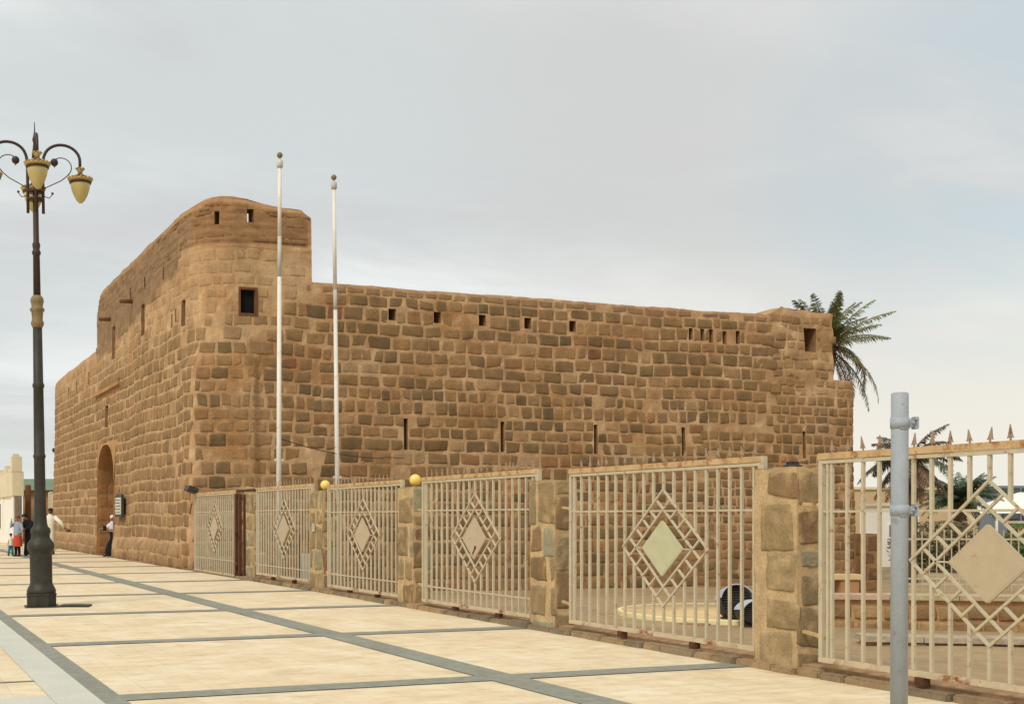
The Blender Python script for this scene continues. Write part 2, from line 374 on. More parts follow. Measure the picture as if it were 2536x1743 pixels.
def lines(a, b, step, extra):
    L_ = set([a, b] + [e for e in extra if a < e < b]); n_ = max(1, round((b - a) / step))
    for i in range(1, n_):
        q = a + (b - a) * i / n_
        if all(abs(q - e) > step * .3 for e in L_): L_.add(q)
    return sorted(L_)
def in_hole(s, z): return any(h[0] < s < h[1] and h[2] < z < h[3] for h in HOLES)
def hash_grain(s, z): return nz(s * 5, z * 5, 2)
def section(name, s0, s1, T, parent, stones=True, strat=None):
    hs = [h for h in HOLES if h[1] > s0 and h[0] < s1]
    ss = lines(s0, s1, .16, [e for h in hs for e in (h[0], h[1])] + [-1.5, -1.35, 2.0, 2.15])
    zmax = max(top(s) for s in ss[:-1]) + .02
    zb = zbase((s0 + s1) / 2)
    ex = [9.95 + .055 * i for i in range(34)] if (-17 < s0 < 4 and s1 < 4.1 and zmax > 10) else []
    hz = [e for h in hs for e in (h[2], h[3])]; ex = [e for e in ex if e < zmax - .03 and all(abs(e - q) > .02 for q in hz)]
    zs = lines(zb, zmax, .2, hz + ex)
    g = G(); vs = []; cs = []; nzs = len(zs)
    tops = [top(min(max(s, s0 + .001), s1 - .001)) for s in ss]
    for i, s in enumerate(ss):
        for z in zs:
            z_ = min(z, tops[i]); edge = sstep(tops[i] - .16, tops[i], z_)
            rough_ = .012
            if s < 4 and s > -16.6 and z_ > 9.8: rough_ = .045
            if s > 22.4 and z_ > 6: rough_ = .07
            d = rough_ * nz(s * 1.3, z_ * 5.5 if z_ > 9.9 else z_ * 2.5, 5) + .008 * nz(s * 7, z_ * 7, 1) - .035 * edge
            if s < 4 and s > -16.6 and z_ > 10.1:   # mud courses laid in layers
                d += .03 * abs(math.sin(z_ * 13.5 + 1.6 * nz(s * .5, z_ * .4, 0))) * (.5 + .6 * nz(s * 1.2, z_ * 2, 6)) + .012 * nz(s * 2.5, z_ * 9, 3)
            d *= 1.
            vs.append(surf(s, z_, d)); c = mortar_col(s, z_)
            k = 1 + .12 * nz(s * 3, z_ * 3, 4)
            if s < 4 and s > -3 and z_ > 10.1: k *= .86 + .3 * abs(math.sin(z_ * 13.5 + 1.6 * nz(s * .5, z_ * .4, 0))) ** .6
            c = mixc(c, lin((208, 174, 132)), .55 * sstep(.12, .4, nz(s * 4.5, z_ * 5.5, 21)) * (0 if s < 4 and z_ > 9.2 else 1))
            cs.append(tuple(v * k for v in c))
    fs = []
    for i in range(len(ss) - 1):
        for j in range(nzs - 1):
            if zs[j] >= max(tops[i], tops[i + 1]): continue
            if in_hole((ss[i] + ss[i + 1]) / 2, (zs[j] + zs[j + 1]) / 2): continue
            fs.append((i * nzs + j, (i + 1) * nzs + j, (i + 1) * nzs + j + 1, i * nzs + j + 1))
    g.add(vs, fs, cs, True)
    # cap, inner face, ends
    vs = []; cs = []
    for i, s in enumerate(ss):
        tz = tops[i]; c = lin((186, 148, 108))
        vs += [surf(s, tz, -.035), surf(s, tz + .03, -T * .35), surf(s, tz, -T + .05)]
        vs += [surf(s, max(tz - 2.2, zb) if T < .8 else zb, -T)]; cs += [c] * 4
    fs = []
    for i in range(len(ss) - 1):
        for k in range(3): fs.append((i * 4 + k, (i + 1) * 4 + k, (i + 1) * 4 + k + 1, i * 4 + k + 1))
    thr = [h for h in hs if h[5] == 1]
    if thr:
        fs = [f for f in fs if not (f[2] % 4 == 3 and any(h[0] - .01 < (ss[f[0] // 4] + ss[f[1] // 4]) / 2 < h[1] + .01 for h in thr))]
        for h in thr:
            for i in range(len(ss) - 1):
                m_ = (ss[i] + ss[i + 1]) / 2
                if h[0] < m_ < h[1]:
                    for za, zc in ((h[3], None), (zb if T >= .8 else 9.2, h[2])):
                        a_ = surf(ss[i], za, -T); b_ = surf(ss[i + 1], za, -T)
                        za2 = tops[i] if zc is None else zc
                        c_ = surf(ss[i + 1], za2, -T); d_ = surf(ss[i], za2, -T)
                        o = len(vs); vs += [a_, b_, c_, d_]; cs += [lin(MOR)] * 4; fs.append((o, o + 1, o + 2, o + 3))
    g.add(vs, fs, cs, True)
    for i in (0, len(ss) - 1):
        q = []
        for j, z in enumerate(zs): q += [g.v[i * nzs + j], surf(ss[i], min(z, tops[i]), -T + .02)]
        g.add(q, [(2 * j, 2 * j + 2, 2 * j + 3, 2 * j + 1) for j in range(nzs - 1) if zs[j] < tops[i]], mortar_col(ss[i], tops[i] - .5))
    if stones: lay_stones(g, s0, s1, T)
    return g.build(name, M['masonry'], parent)

# courses, shared by every part so that they run on round the corner
def courses(seed, hmin, hmax, z0, z1):
    r = random.Random(seed); out = []; z = z0
    while z < z1:
        h = r.uniform(hmin, hmax)
        if r.random() < .1: h *= 1.25
        out.append((z, h)); z += h
    return out
CR_A = courses(5, .37, .47, -1.35, 11.5)
CR_B = courses(8, .3, .4, -1.35, 11.5)
PAL = [(144, 113, 76), (137, 109, 75), (150, 117, 80), (133, 107, 75), (144, 114, 80), (153, 120, 84), (146, 110, 75), (128, 103, 72)]
DRK = [(125, 101, 69), (117, 96, 67), (128, 104, 71), (112, 93, 67), (120, 96, 65)]
def stone(g, f, s0, s1, z0, z1, prot, col, rr, jit=.026, n=8, m=6, smear=None, flat=0):
    """one rough block on the surface f(s,z,d)"""
    cs, cz, hs, hz = (s0 + s1) / 2, (z0 + z1) / 2, (s1 - s0) / 2, (z1 - z0) / 2
    if hs < .05 or hz < .05: return
    cj = [(rr.uniform(-jit, jit), rr.uniform(-jit, jit)) for _ in range(4)]
    if jit > .025 and not flat and rr.random() < .16:
        q_ = rr.randrange(4); cj[q_] = ((.07 if q_ in (0, 3) else -.07) * rr.uniform(.5, 1.2), (.06 if q_ < 2 else -.06) * rr.uniform(.4, 1.2))
    tilt = rr.uniform(-.35, .35); tz = rr.uniform(-.35, .35); seed = rr.uniform(0, 99); kr = rr.uniform(.0, .16)
    vs = []; cl = []
    for i in range(n + 1):
        for j in range(m + 1):
            u = -1 + 2 * i / n; v = -1 + 2 * j / m
            u = math.copysign(abs(u) ** .45, u); v = math.copysign(abs(v) ** .45, v)
            uu = u * math.sqrt(max(0, 1 - kr * v * v * .5 * abs(u))); vv = v * math.sqrt(max(0, 1 - kr * u * u * .5 * abs(v)))
            w = [(1 - u) * (1 - v) / 4, (1 + u) * (1 - v) / 4, (1 + u) * (1 + v) / 4, (1 - u) * (1 + v) / 4]
            ox = sum(a * b[0] for a, b in zip(w, cj)); oz = sum(a * b[1] for a, b in zip(w, cj))
            S = cs + uu * hs + ox; Z = cz + vv * hz + oz
            S += .022 * nz(S * 6, Z * 6, seed); Z += .022 * nz(S * 6, Z * 6, seed + 9)
            e = (1 - abs(u) ** 5) * (1 - abs(v) ** 5)
            rim = i in (0, n) or j in (0, m)
            d = -.008 if rim else .009 + .006 * nz(S * 9, Z * 9, seed) if flat else max(.011, prot * (.6 + .4 * e)) * (1 + .5 * tilt * u + .5 * tz * v) + prot * .5 * nz(S * 3.5, Z * 4.5, seed) + .012 * nz(S * 9, Z * 13, seed)
            vs.append(f(S, Z, d))
            k = (.9 if rim else 1) * (1 + .14 * nz(S * 5, Z * 6, seed + 3)) * (1 + .05 * v)
            cc_ = col if smear is None else mixc(col, smear, sstep(.16, .42, nz(S * 9, Z * 8, seed + 5)) * .5)
            cl.append(tuple(c * k for c in cc_))
    fs = [(i * (m + 1) + j, (i + 1) * (m + 1) + j, (i + 1) * (m + 1) + j + 1, i * (m + 1) + j + 1) for i in range(n) for j in range(m)]
    g.add(vs, fs, cl, True)
def wave(s): return .09 * nz(s * .22, 5, 0) + .05 * nz(s * .8, 8, 0) + .02 * nz(s * 2, 3, 0)
def crown_courses(g, s0, s1):
    z = 10.16; ci = 0
    while z < 11.6:
        rr = random.Random(ci * 31 + 7); h = rr.uniform(.085, .15); s = -7.5
        while s < 3.9:
            w = rr.uniform(.25, .8); a, b = s, s + w; s = b; mid = (a + b) / 2; q = rr.random(); dark = rr.uniform(.8, 1.02)
            if not (s0 <= mid < s1) or q < .1 + .5 * sstep(-2, -7, mid): continue
            zz = z + .05 * nz(mid * .4, ci * .3, 2)
            if zz + h > top(mid) - .06 or zz < 10.1: continue
            if any(a < H[1] + .04 and b > H[0] - .04 and zz < H[3] + .04 and zz + h > H[2] - .04 for H in HOLES): continue
            stone(g, surf, a + .006, min(b - .006, 3.97), zz, zz + h - .01, .017, tuple(v * dark for v in lin((138, 104, 70))), rr, jit=.012, n=5, m=3)
        z += h; ci += 1
def Z_TOP_GAP(z0, h): return z0 + h > 9.0
def lay_stones(g, s0, s1, T):
    if -8 < s0 < 4 and s1 < 4.1 or s0 < -16 and s1 > -3: crown_courses(g, s0, s1)
    for kind, CR in (('A', CR_A), ('B', CR_B)):
        for ci, (zc, h) in enumerate(CR):
            rr = random.Random(ci * 77 + (5 if kind == 'A' else 900))
            tall = kind == 'A' and 4.9 < zc < 5.5
            s = -37.9
            while s < 33:
                w = rr.triangular(.3, .98, .6) if kind == 'A' else rr.triangular(.26, .75, .45)
                if tall: w = rr.uniform(.3, .55)
                if s < 0: w *= 1.0
                a, b = s, s + w; s = b; mid = (a + b) / 2
                use = 'B' if (mid > 19.3 + 1.0 * nz(zc, 0, 0) and zc < 4.6) or mid > 22.6 else 'A'
                st = rr.random(); cpick = rr.choice(PAL); dark = rr.random(); pj = rr.uniform(.01, .03); drop = rr.random()
                if use != kind or not (s0 <= mid < s1): continue
                z0 = zc + wave(mid) ; z1 = z0 + h
                if z1 < zbase(mid) + .1: continue
                tp = top(mid)
                if z0 > tp - .2: continue
                if a < 4.0 < b:
                    if Z_TOP_GAP(z0, h): b = 3.97
                z1 = min(z1, tp - .07)
                jw = .024 + .018 * st
                A, B_, Z0, Z1 = a + jw, b - jw, z0 + .024 + .014 * st, z1 - .022
                ok = True
                for hh in HOLES:
                    mg = .03
                    if A < hh[1] + mg and B_ > hh[0] - mg and Z0 < hh[3] + mg and Z1 > hh[2] - mg:
                        opts = [(A, hh[0] - mg, Z0, Z1), (hh[1] + mg, B_, Z0, Z1), (A, B_, Z0, hh[2] - mg), (A, B_, hh[3] + mg, Z1)]
                        A, B_, Z0, Z1 = max(opts, key=lambda q: max(0, q[1] - q[0]) * max(0, q[3] - q[2]))
                if B_ - A < .12 or Z1 - Z0 < .12: continue
                # corners: do not let a block swing round the sharp edge
                if abs(A) < .16 and A < 0: A = .03
                if A < 0 < B_ and Z0 < 7:
                    if -A > B_: B_ = -.02
                    else: A = .02
                if B_ - A < .1: continue
                p = plaster(mid, (Z0 + Z1) / 2)
                if mid < 4 and Z0 > 9.95 - (.12 * max(0, -mid - 2)) and mid > -16.6: continue
                if drop < p * .22: continue
                pr = pj * (1 - .6 * p)
                col = lin(cpick)
                dk = .09 if mid > 0 else .05
                if -1.5 < mid < 4 and zc < 7: dk = .27
                if zc < 5 and mid > 0: dk += .08
                if dark < dk: col = lin(DRK[int(dark * 997) % 5])
                if dark > .991: col = lin((126, 90, 66))
                if mid < -.1:
                    col = mixc(col, lin((150, 119, 84)), .5)
                if mid > 22 and Z0 > 5.5: col = mixc(col, lin((150, 116, 78)), .4)
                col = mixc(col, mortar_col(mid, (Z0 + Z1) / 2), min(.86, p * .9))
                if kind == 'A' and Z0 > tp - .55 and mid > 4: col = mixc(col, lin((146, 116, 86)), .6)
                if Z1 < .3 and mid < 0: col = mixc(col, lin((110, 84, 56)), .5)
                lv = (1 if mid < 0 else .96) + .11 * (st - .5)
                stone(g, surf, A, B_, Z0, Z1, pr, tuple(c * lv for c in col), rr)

fort = empty('fort', 'large old tan sandstone fort with high rounded corner tower beyond the fence', 'fort', (CX0, CY0, 0))
def fpart(o): o.parent = fort; o.matrix_parent_inverse = Matrix.Translation((-CX0, -CY0, 0)); return o
for nm, a, b, T in (('gate_wall', -38, -16.65, 1.1), ('gate_wall', -16.65, -2.2, .56), ('corner_tower', -2.2, 4.0, .55), ('side_wall', 4.0, 22.2, 1.1),
                    ('end_tower', 22.2, 25.39, 1.3), ('end_tower', 25.39, 32.4, 1.3)):
    fpart(section(nm, a, b, T, None))
# returns of the two raised blocks
def slab(name, x0, x1, y0, y1, z0, z1, colr, rnd=.25):
    g = G(); vs = []; cs = []; fs = []
    ys_ = lines(y0, y1, .4, []); zs_ = lines(z0, z1, .2, [])
    for X in (x1, x0):
        o = len(vs)
        for y_ in ys_:
            for z_ in zs_:
                dz = z1 - z_; pull = 0
                if dz < rnd: pull = rnd - math.sqrt(max(0, rnd * rnd - (rnd - dz) ** 2))
                vs.append((X - (pull if X == x1 else -pull * .3) + .05 * nz(y_ * 1.2, z_ * 3, X), y_, z_)); cs.append(tuple(c * (1 + .15 * nz(y_ * 2, z_ * 6, 0)) for c in lin(colr)))
        m_ = len(zs_)
        fs += [(o + i * m_ + j, o + (i + 1) * m_ + j, o + (i + 1) * m_ + j + 1, o + i * m_ + j + 1) for i in range(len(ys_) - 1) for j in range(m_ - 1)]
    m_ = len(zs_); o2 = len(ys_) * m_
    fs += [(i * m_ + m_ - 1, (i + 1) * m_ + m_ - 1, o2 + (i + 1) * m_ + m_ - 1, o2 + i * m_ + m_ - 1) for i in range(len(ys_) - 1)]
    for i in (0, len(ys_) - 1): fs += [(i * m_ + j, i * m_ + j + 1, o2 + i * m_ + j + 1, o2 + i * m_ + j) for j in range(m_ - 1)]
    g.add(vs, fs, cs, True); return fpart(g.build(name, M['masonry']))
slab('tower_side', 12.7, 13.1, 34.72, 41.5, 8.2, 11.36, (148, 110, 72))
slab('end_tower_side', 33.4, 34.52, 35.46, 42, 6.4, 9.3, (150, 116, 80))
# walk top of the gate block and tower so that no gap shows
g = G(); g.add([(10.3, 34.7, 9.2), (12.8, 34.7, 9.2), (12.8, 50.6, 9.2), (10.3, 50.6, 9.2)], [(0, 1, 2, 3)], lin((160, 126, 90)))
fpart(g.build('roof_walk', M['masonry']))

# reveals of loopholes and windows
for (a, b, z0, z1, dp, thr, nm) in HOLES:
    if nm == 'door': continue
    g = G(); q = [(a, z0), (b, z0), (b, z1), (a, z1)]
    fr = [surf(s, z, -.004) for s, z in q]; T_ = .55 if thr else dp
    bk = [surf(s, z, -T_) for s, z in q]
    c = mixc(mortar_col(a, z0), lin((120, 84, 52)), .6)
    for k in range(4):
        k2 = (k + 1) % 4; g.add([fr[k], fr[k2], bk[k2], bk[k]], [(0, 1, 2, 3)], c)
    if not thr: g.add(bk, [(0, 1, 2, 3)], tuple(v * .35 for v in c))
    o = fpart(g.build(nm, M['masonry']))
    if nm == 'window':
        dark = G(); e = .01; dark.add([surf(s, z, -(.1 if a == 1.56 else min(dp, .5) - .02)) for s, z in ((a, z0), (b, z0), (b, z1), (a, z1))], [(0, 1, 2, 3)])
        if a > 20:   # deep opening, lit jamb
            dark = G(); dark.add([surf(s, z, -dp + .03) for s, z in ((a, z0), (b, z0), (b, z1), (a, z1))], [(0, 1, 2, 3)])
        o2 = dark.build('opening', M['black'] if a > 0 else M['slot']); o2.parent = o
    if (a, nm) == (1.56, 'window'):
        fr_ = G(); w = .075
        for s_a, s_b, za, zb_ in ((a - w, a, z0 - w, z1 + w), (b, b + w, z0 - w, z1 + w), (a, b, z0 - w, z0), (a, b, z1, z1 + w)):
            pts = [surf(s, z, d) for d in (-.06, .035) for s, z in ((s_a, za), (s_b, za), (s_b, zb_), (s_a, zb_))]
            fr_.add(pts, [(0, 1, 2, 3), (7, 6, 5, 4), (0, 4, 5, 1), (1, 5, 6, 2), (2, 6, 7, 3), (3, 7, 4, 0)])
        o3 = fr_.build('frame', M['wood']); o3.parent = o
# pointed arch doorway in the gate wall
dS0, dS1, dZ0, dZ1 = DOOR; dc = (dS0 + dS1) / 2; hw = (dS1 - dS0) / 2 - .0; spring = 3.0; apex = 4.66
def arch_z(u):   # u in -1..1
    # pointed arch from two arcs
    rad = (hw * hw + (apex - spring) ** 2) / (2 * hw); x = abs(u) * hw
    return spring + math.sqrt(max(0, rad * rad - (x + rad - hw) ** 2))
na = 24; prof = [(dS0, dZ0)] + [(dS0, -.3 + (spring + .3) * i / 6) for i in range(1, 6)]
prof += [(dc + hw * (-1 + 2 * i / na), arch_z(-1 + 2 * i / na)) for i in range(na + 1)]
prof += [(dS1, -.3 + (spring + .3) * (1 - i / 6)) for i in range(1, 7)]
g = G(); cc = lin((176, 136, 92)); vs = []
for i in range(na + 1):
    u = -1 + 2 * i / na; s = dc + hw * u; vs += [surf(s, arch_z(u), .05), surf(s, dZ1, 0)]
g.add(vs, [(2 * i, 2 * i + 2, 2 * i + 3, 2 * i + 1) for i in range(na)], cc, False)
for i in range(na):      # voussoirs
    u0 = -1 + 2 * i / na; u1 = -1 + 2 * (i + 1) / na
    z0 = (arch_z(u0) + arch_z(u1)) / 2
dp = 1.5; vs = []; cs = []
NB = 6
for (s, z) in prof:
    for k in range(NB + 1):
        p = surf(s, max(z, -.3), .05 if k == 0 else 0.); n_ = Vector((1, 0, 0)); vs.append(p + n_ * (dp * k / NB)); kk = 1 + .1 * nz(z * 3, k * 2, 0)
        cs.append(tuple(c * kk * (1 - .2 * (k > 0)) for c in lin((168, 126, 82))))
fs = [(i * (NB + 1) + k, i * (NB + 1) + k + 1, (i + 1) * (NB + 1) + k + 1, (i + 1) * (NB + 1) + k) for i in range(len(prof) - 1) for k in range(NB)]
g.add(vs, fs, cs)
# dressed blocks on the far jamb (seen from the plaza) and at the back
def jamb(S, Z, d): return Vector((CX0 + S, CY0 - dS0 - .0 - d, Z))
rr = random.Random(4); z = -.1
while z < 3.1:
    h = rr.uniform(.38, .62); x = .08
    while x < dp - .1:
        w = rr.uniform(.35, .75)
        stone(g, jamb, x, min(x + w, dp) - .025, z + .02, z + h - .02, .012, tuple(c * rr.uniform(.85, 1.05) for c in lin((158, 118, 76))), rr, jit=.008); x += w
    z += h
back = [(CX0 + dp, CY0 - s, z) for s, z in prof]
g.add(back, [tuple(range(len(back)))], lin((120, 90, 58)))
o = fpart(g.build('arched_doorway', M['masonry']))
g = G()
for k in range(5): g.box((CX0 + dp - .12, CY0 - dS0 - .5 - .62 * k - .58, -.05), (CX0 + dp - .06, CY0 - dS0 - .5 - .62 * k, 3.2))
d_ = g.build('door', M['wood']); d_.parent = o
# ledge over the doorway
g = G()
for s0_, s1_ in ((-16.6, -11.25),):
    for k in range(12):
        sa = s0_ + (s1_ - s0_) * k / 12; sb = s0_ + (s1_ - s0_) * (k + 1) / 12 - .004
        za = 6.92 + .02 * nz(k, 0, 0)
        pts = [surf(s, z, d) for d in (-.05, .13 + .02 * nz(k * 2, 1, 0)) for s, z in ((sa, za), (sb, za), (sb, za + .16), (sa, za + .16))]
        g.add(pts, [(0, 1, 2, 3), (7, 6, 5, 4), (0, 4, 5, 1), (1, 5, 6, 2), (2, 6, 7, 3), (3, 7, 4, 0)], lin((172, 130, 88)))
fpart(g.build('ledge', M['masonry']))
# timber water spouts high on the gate wall
for s_, z_ in ((-9.3, 9.9), (-13.7, 9.93)):
    g = G(); p = surf(s_, z_, -.2); g.tube([p, p + Vector((-.68, 0, -.03))], [.09, .075], 8); fpart(g.build('water_spout', M['wood']))
# small black objects on the far edge of the gate wall
g = G(); p = surf(-30.0, 5.3, 0); g.box((-.18, -.15, -.1), (.1, .15, .12), org=p + Vector((-.1, 0, 0)), bev=.03); g.bar(p, p + Vector((.3, 0, .05)), .04)
tag(g.build('floodlight', M['black_plastic']), 'tiny black floodlight sticking out from the far edge of the gate wall', 'floodlight')

# plaque beside the door
pl = empty('wall_plaque', 'dark framed plaque with pale lettering hung beside the arched doorway', 'plaque', (CX0 - .1, 44.6, 1.62))
pl.scale = (.8, .86, .92)
g = G(); g.box((-.06, -.78, .0), (.06, .78, .95), bev=.02); g.build('frame', M['sign_dark'], pl)
g = G(); g.box((-.075, -.62, .12), (-.062, .62, .83)); g.build('panel', M['sign_white'], pl)
rr = random.Random(3)
for k in range(5):
    y = -.5; g = G()
    while y < .5:
        w = rr.uniform(.05, .16); g.tube([(-.082, y, .2 + k * .13), (-.082, y + w / 2, .2 + k * .13 + rr.uniform(-.02, .035)), (-.082, y + w, .2 + k * .13)], .012, 5); y += w + .04
    g.build('text_line', M['sign_dark'], pl)
g = G(); g.tube([(-.05, -.3, .95), (.0, 0, 1.2), (-.05, .3, .95)], .012, 5); g.build('cord', M['sign_dark'], pl)

# ---------------------------------------------------------------- stone pillars of the fence
def rubble_box(g, x0, x1, y0, y1, z0, z1, seed, stonecols, mort):
    rr = random.Random(seed); faces = [('-x', y0, y1), ('-y', x0, x1), ('+y', x0, x1), ('+x', y0, y1)]
    n_ = 22
    for fc, u0, u1 in faces:
        def F(S, Z, d, fc=fc):
            off = .01 * nz(S * 3, Z * 2, seed)
            d += off
            if fc == '-x': return Vector((x0 - d, S, Z))
            if fc == '+x': return Vector((x1 + d, S, Z))
            if fc == '-y': return Vector((S, y0 - d, Z))
            return Vector((S, y1 + d, Z))
        m = 6; vs = []
        for i in range(m + 1):
            for j in range(n_ + 1):
                S = u0 + (u1 - u0) * i / m; Z = z0 + (z1 - z0) * j / n_
                ed = min(i, m - i) == 0
                vs.append(F(S, Z, -.004 + (0 if ed else .012 * nz(S * 9, Z * 7, seed + 1))))
        cs = [tuple(c * (1 + .25 * nz(v[0] * 6, v[1] * 6, v[2] * 6)) for c in mort) for v in vs]
        g.add(vs, [(i * (n_ + 1) + j, (i + 1) * (n_ + 1) + j, (i + 1) * (n_ + 1) + j + 1, i * (n_ + 1) + j + 1) for i in range(m) for j in range(n_)], cs, True)
        z = z0 + .0; W = u1 - u0
        while z < z1 - .12:
            h = rr.uniform(.24, .58); h = min(h, z1 - z)
            if z1 - z - h < .15: h = z1 - z
            q = rr.random()
            if W < .45: pieces = [(rr.uniform(.03, .12), rr.uniform(.86, .97))] if q < .75 else [(.05, .5), (.58, .95)]
            elif q < .35: pieces = [(.02, rr.uniform(.62, .74)), (rr.uniform(.8, .84), .99)]
            elif q < .6: pieces = [(.01, rr.uniform(.16, .24)), (rr.uniform(.3, .36), .97)]
            elif q < .85: pieces = [(rr.uniform(.03, .14), rr.uniform(.8, .95))]
            else: pieces = [(.03, rr.uniform(.4, .48)), (rr.uniform(.53, .58), .97)]
            for a, b in pieces:
                col = lin(rr.choice(stonecols)); lv = rr.uniform(.88, 1.08)
                zz0 = z + rr.uniform(.01, .05); zz1 = z + h - rr.uniform(.008, .04)
                if zz1 - zz0 > .1: stone(g, F, u0 + a * W, u0 + b * W, max(zz0, z0 + .01), min(zz1, z1 - .01), .013, tuple(c * lv for c in col), rr, jit=.035, n=12, m=12, smear=mort, flat=1)
            z += h
    g.add([(x0, y0, z1), (x1, y0, z1), (x1, y1, z1), (x0, y1, z1), ((x0 + x1) / 2, (y0 + y1) / 2, z1 + .02)], [(0, 1, 4), (1, 2, 4), (2, 3, 4), (3, 0, 4)], tuple(c * .8 for c in mort))
SCOL = [(150, 127, 91), (145, 124, 91), (138, 111, 79), (145, 137, 111), (157, 135, 99), (133, 109, 79), (152, 130, 94), (140, 123, 92)]
pdesc = ['nearest and largest rough stone fence pillar with exposed mortar, tan and brown blocks',
         'rough stone fence pillar with tall grey green slab at its foot, between the second and third nearest railing panels',
         'stone fence pillar carrying the larger yellow globe lamp',
         'stone fence pillar carrying the smaller yellow globe lamp with small grey box on its face',
         'farthest stone fence pillar beside the rusty steel gate']
PIL = [(9.27, 9.88, 2.12), (13.78, 14.42, 2.12), (18.33, 18.98, 2.14), (22.85, 23.56, 2.17), (27.72, 28.35, 2.24)]
for i, (b0, b1, ht) in enumerate(PIL):
    x0 = fx(b0) - .01; g = G()
    rubble_box(g, 0, .36, 0, b1 - b0, -.12, ht, 20 + i, SCOL, lin((190, 162, 120)))
    o = g.build('stone_pillar', M['pillar']); o.location = (x0, b0, 0); tag(o, pdesc[i], 'pillar', 'stone pillars of the fence')
# globes
for (x, b, z, r, lb) in ((9.2, 18.62, 2.14, .105, 'larger round yellow globe lamp standing on a stone fence pillar'), (9.25, 23.1, 2.17, .105, 'smaller farther round yellow globe lamp on a stone fence pillar')):
    t = empty('globe_lamp', lb, 'globe lamp', (x, b, z), 'yellow globe lamps on the fence pillars')
    G().ball((0, 0, .03 + r), r, 24).build('globe', M['globe'], t)
    G().lathe([(.06, 0), (.06, .02), (.045, .045)], n=16).build('base', M['dull_gold'], t)
g = G(); g.ball((0, 0, .06), .055, 12); g.lathe([(.04, 0), (.04, .03)], n=10)
tag(g.build('light_bulb', M['white_plastic'], loc=(9.3, 28.0, 2.25)), 'small white bulb on top of the farthest stone pillar', 'lamp')
g = G(); g.box((-.05, -.05, 0), (.05, .05, .05), bev=.008); g.lathe([(.1, -.005), (.09, .012), (.03, .02)], n=14)
tag(g.build('lamp_mount', M['black_plastic'], loc=(9.12, 9.55, 2.14)), 'small dark empty lamp mount on top of the nearest stone pillar', 'lamp mount')
g = G(); g.box((-.03, -.07, -.09), (0, .07, .09), bev=.01); g.box((-.04, -.03, -.02), (-.03, .03, .04), bev=.004)
tag(g.build('junction_box', M['pole_grey'], loc=(fx(23) - .02, 23.3, 1.38)), 'small grey electrical box fixed to the stone pillar under the smaller globe', 'junction box')

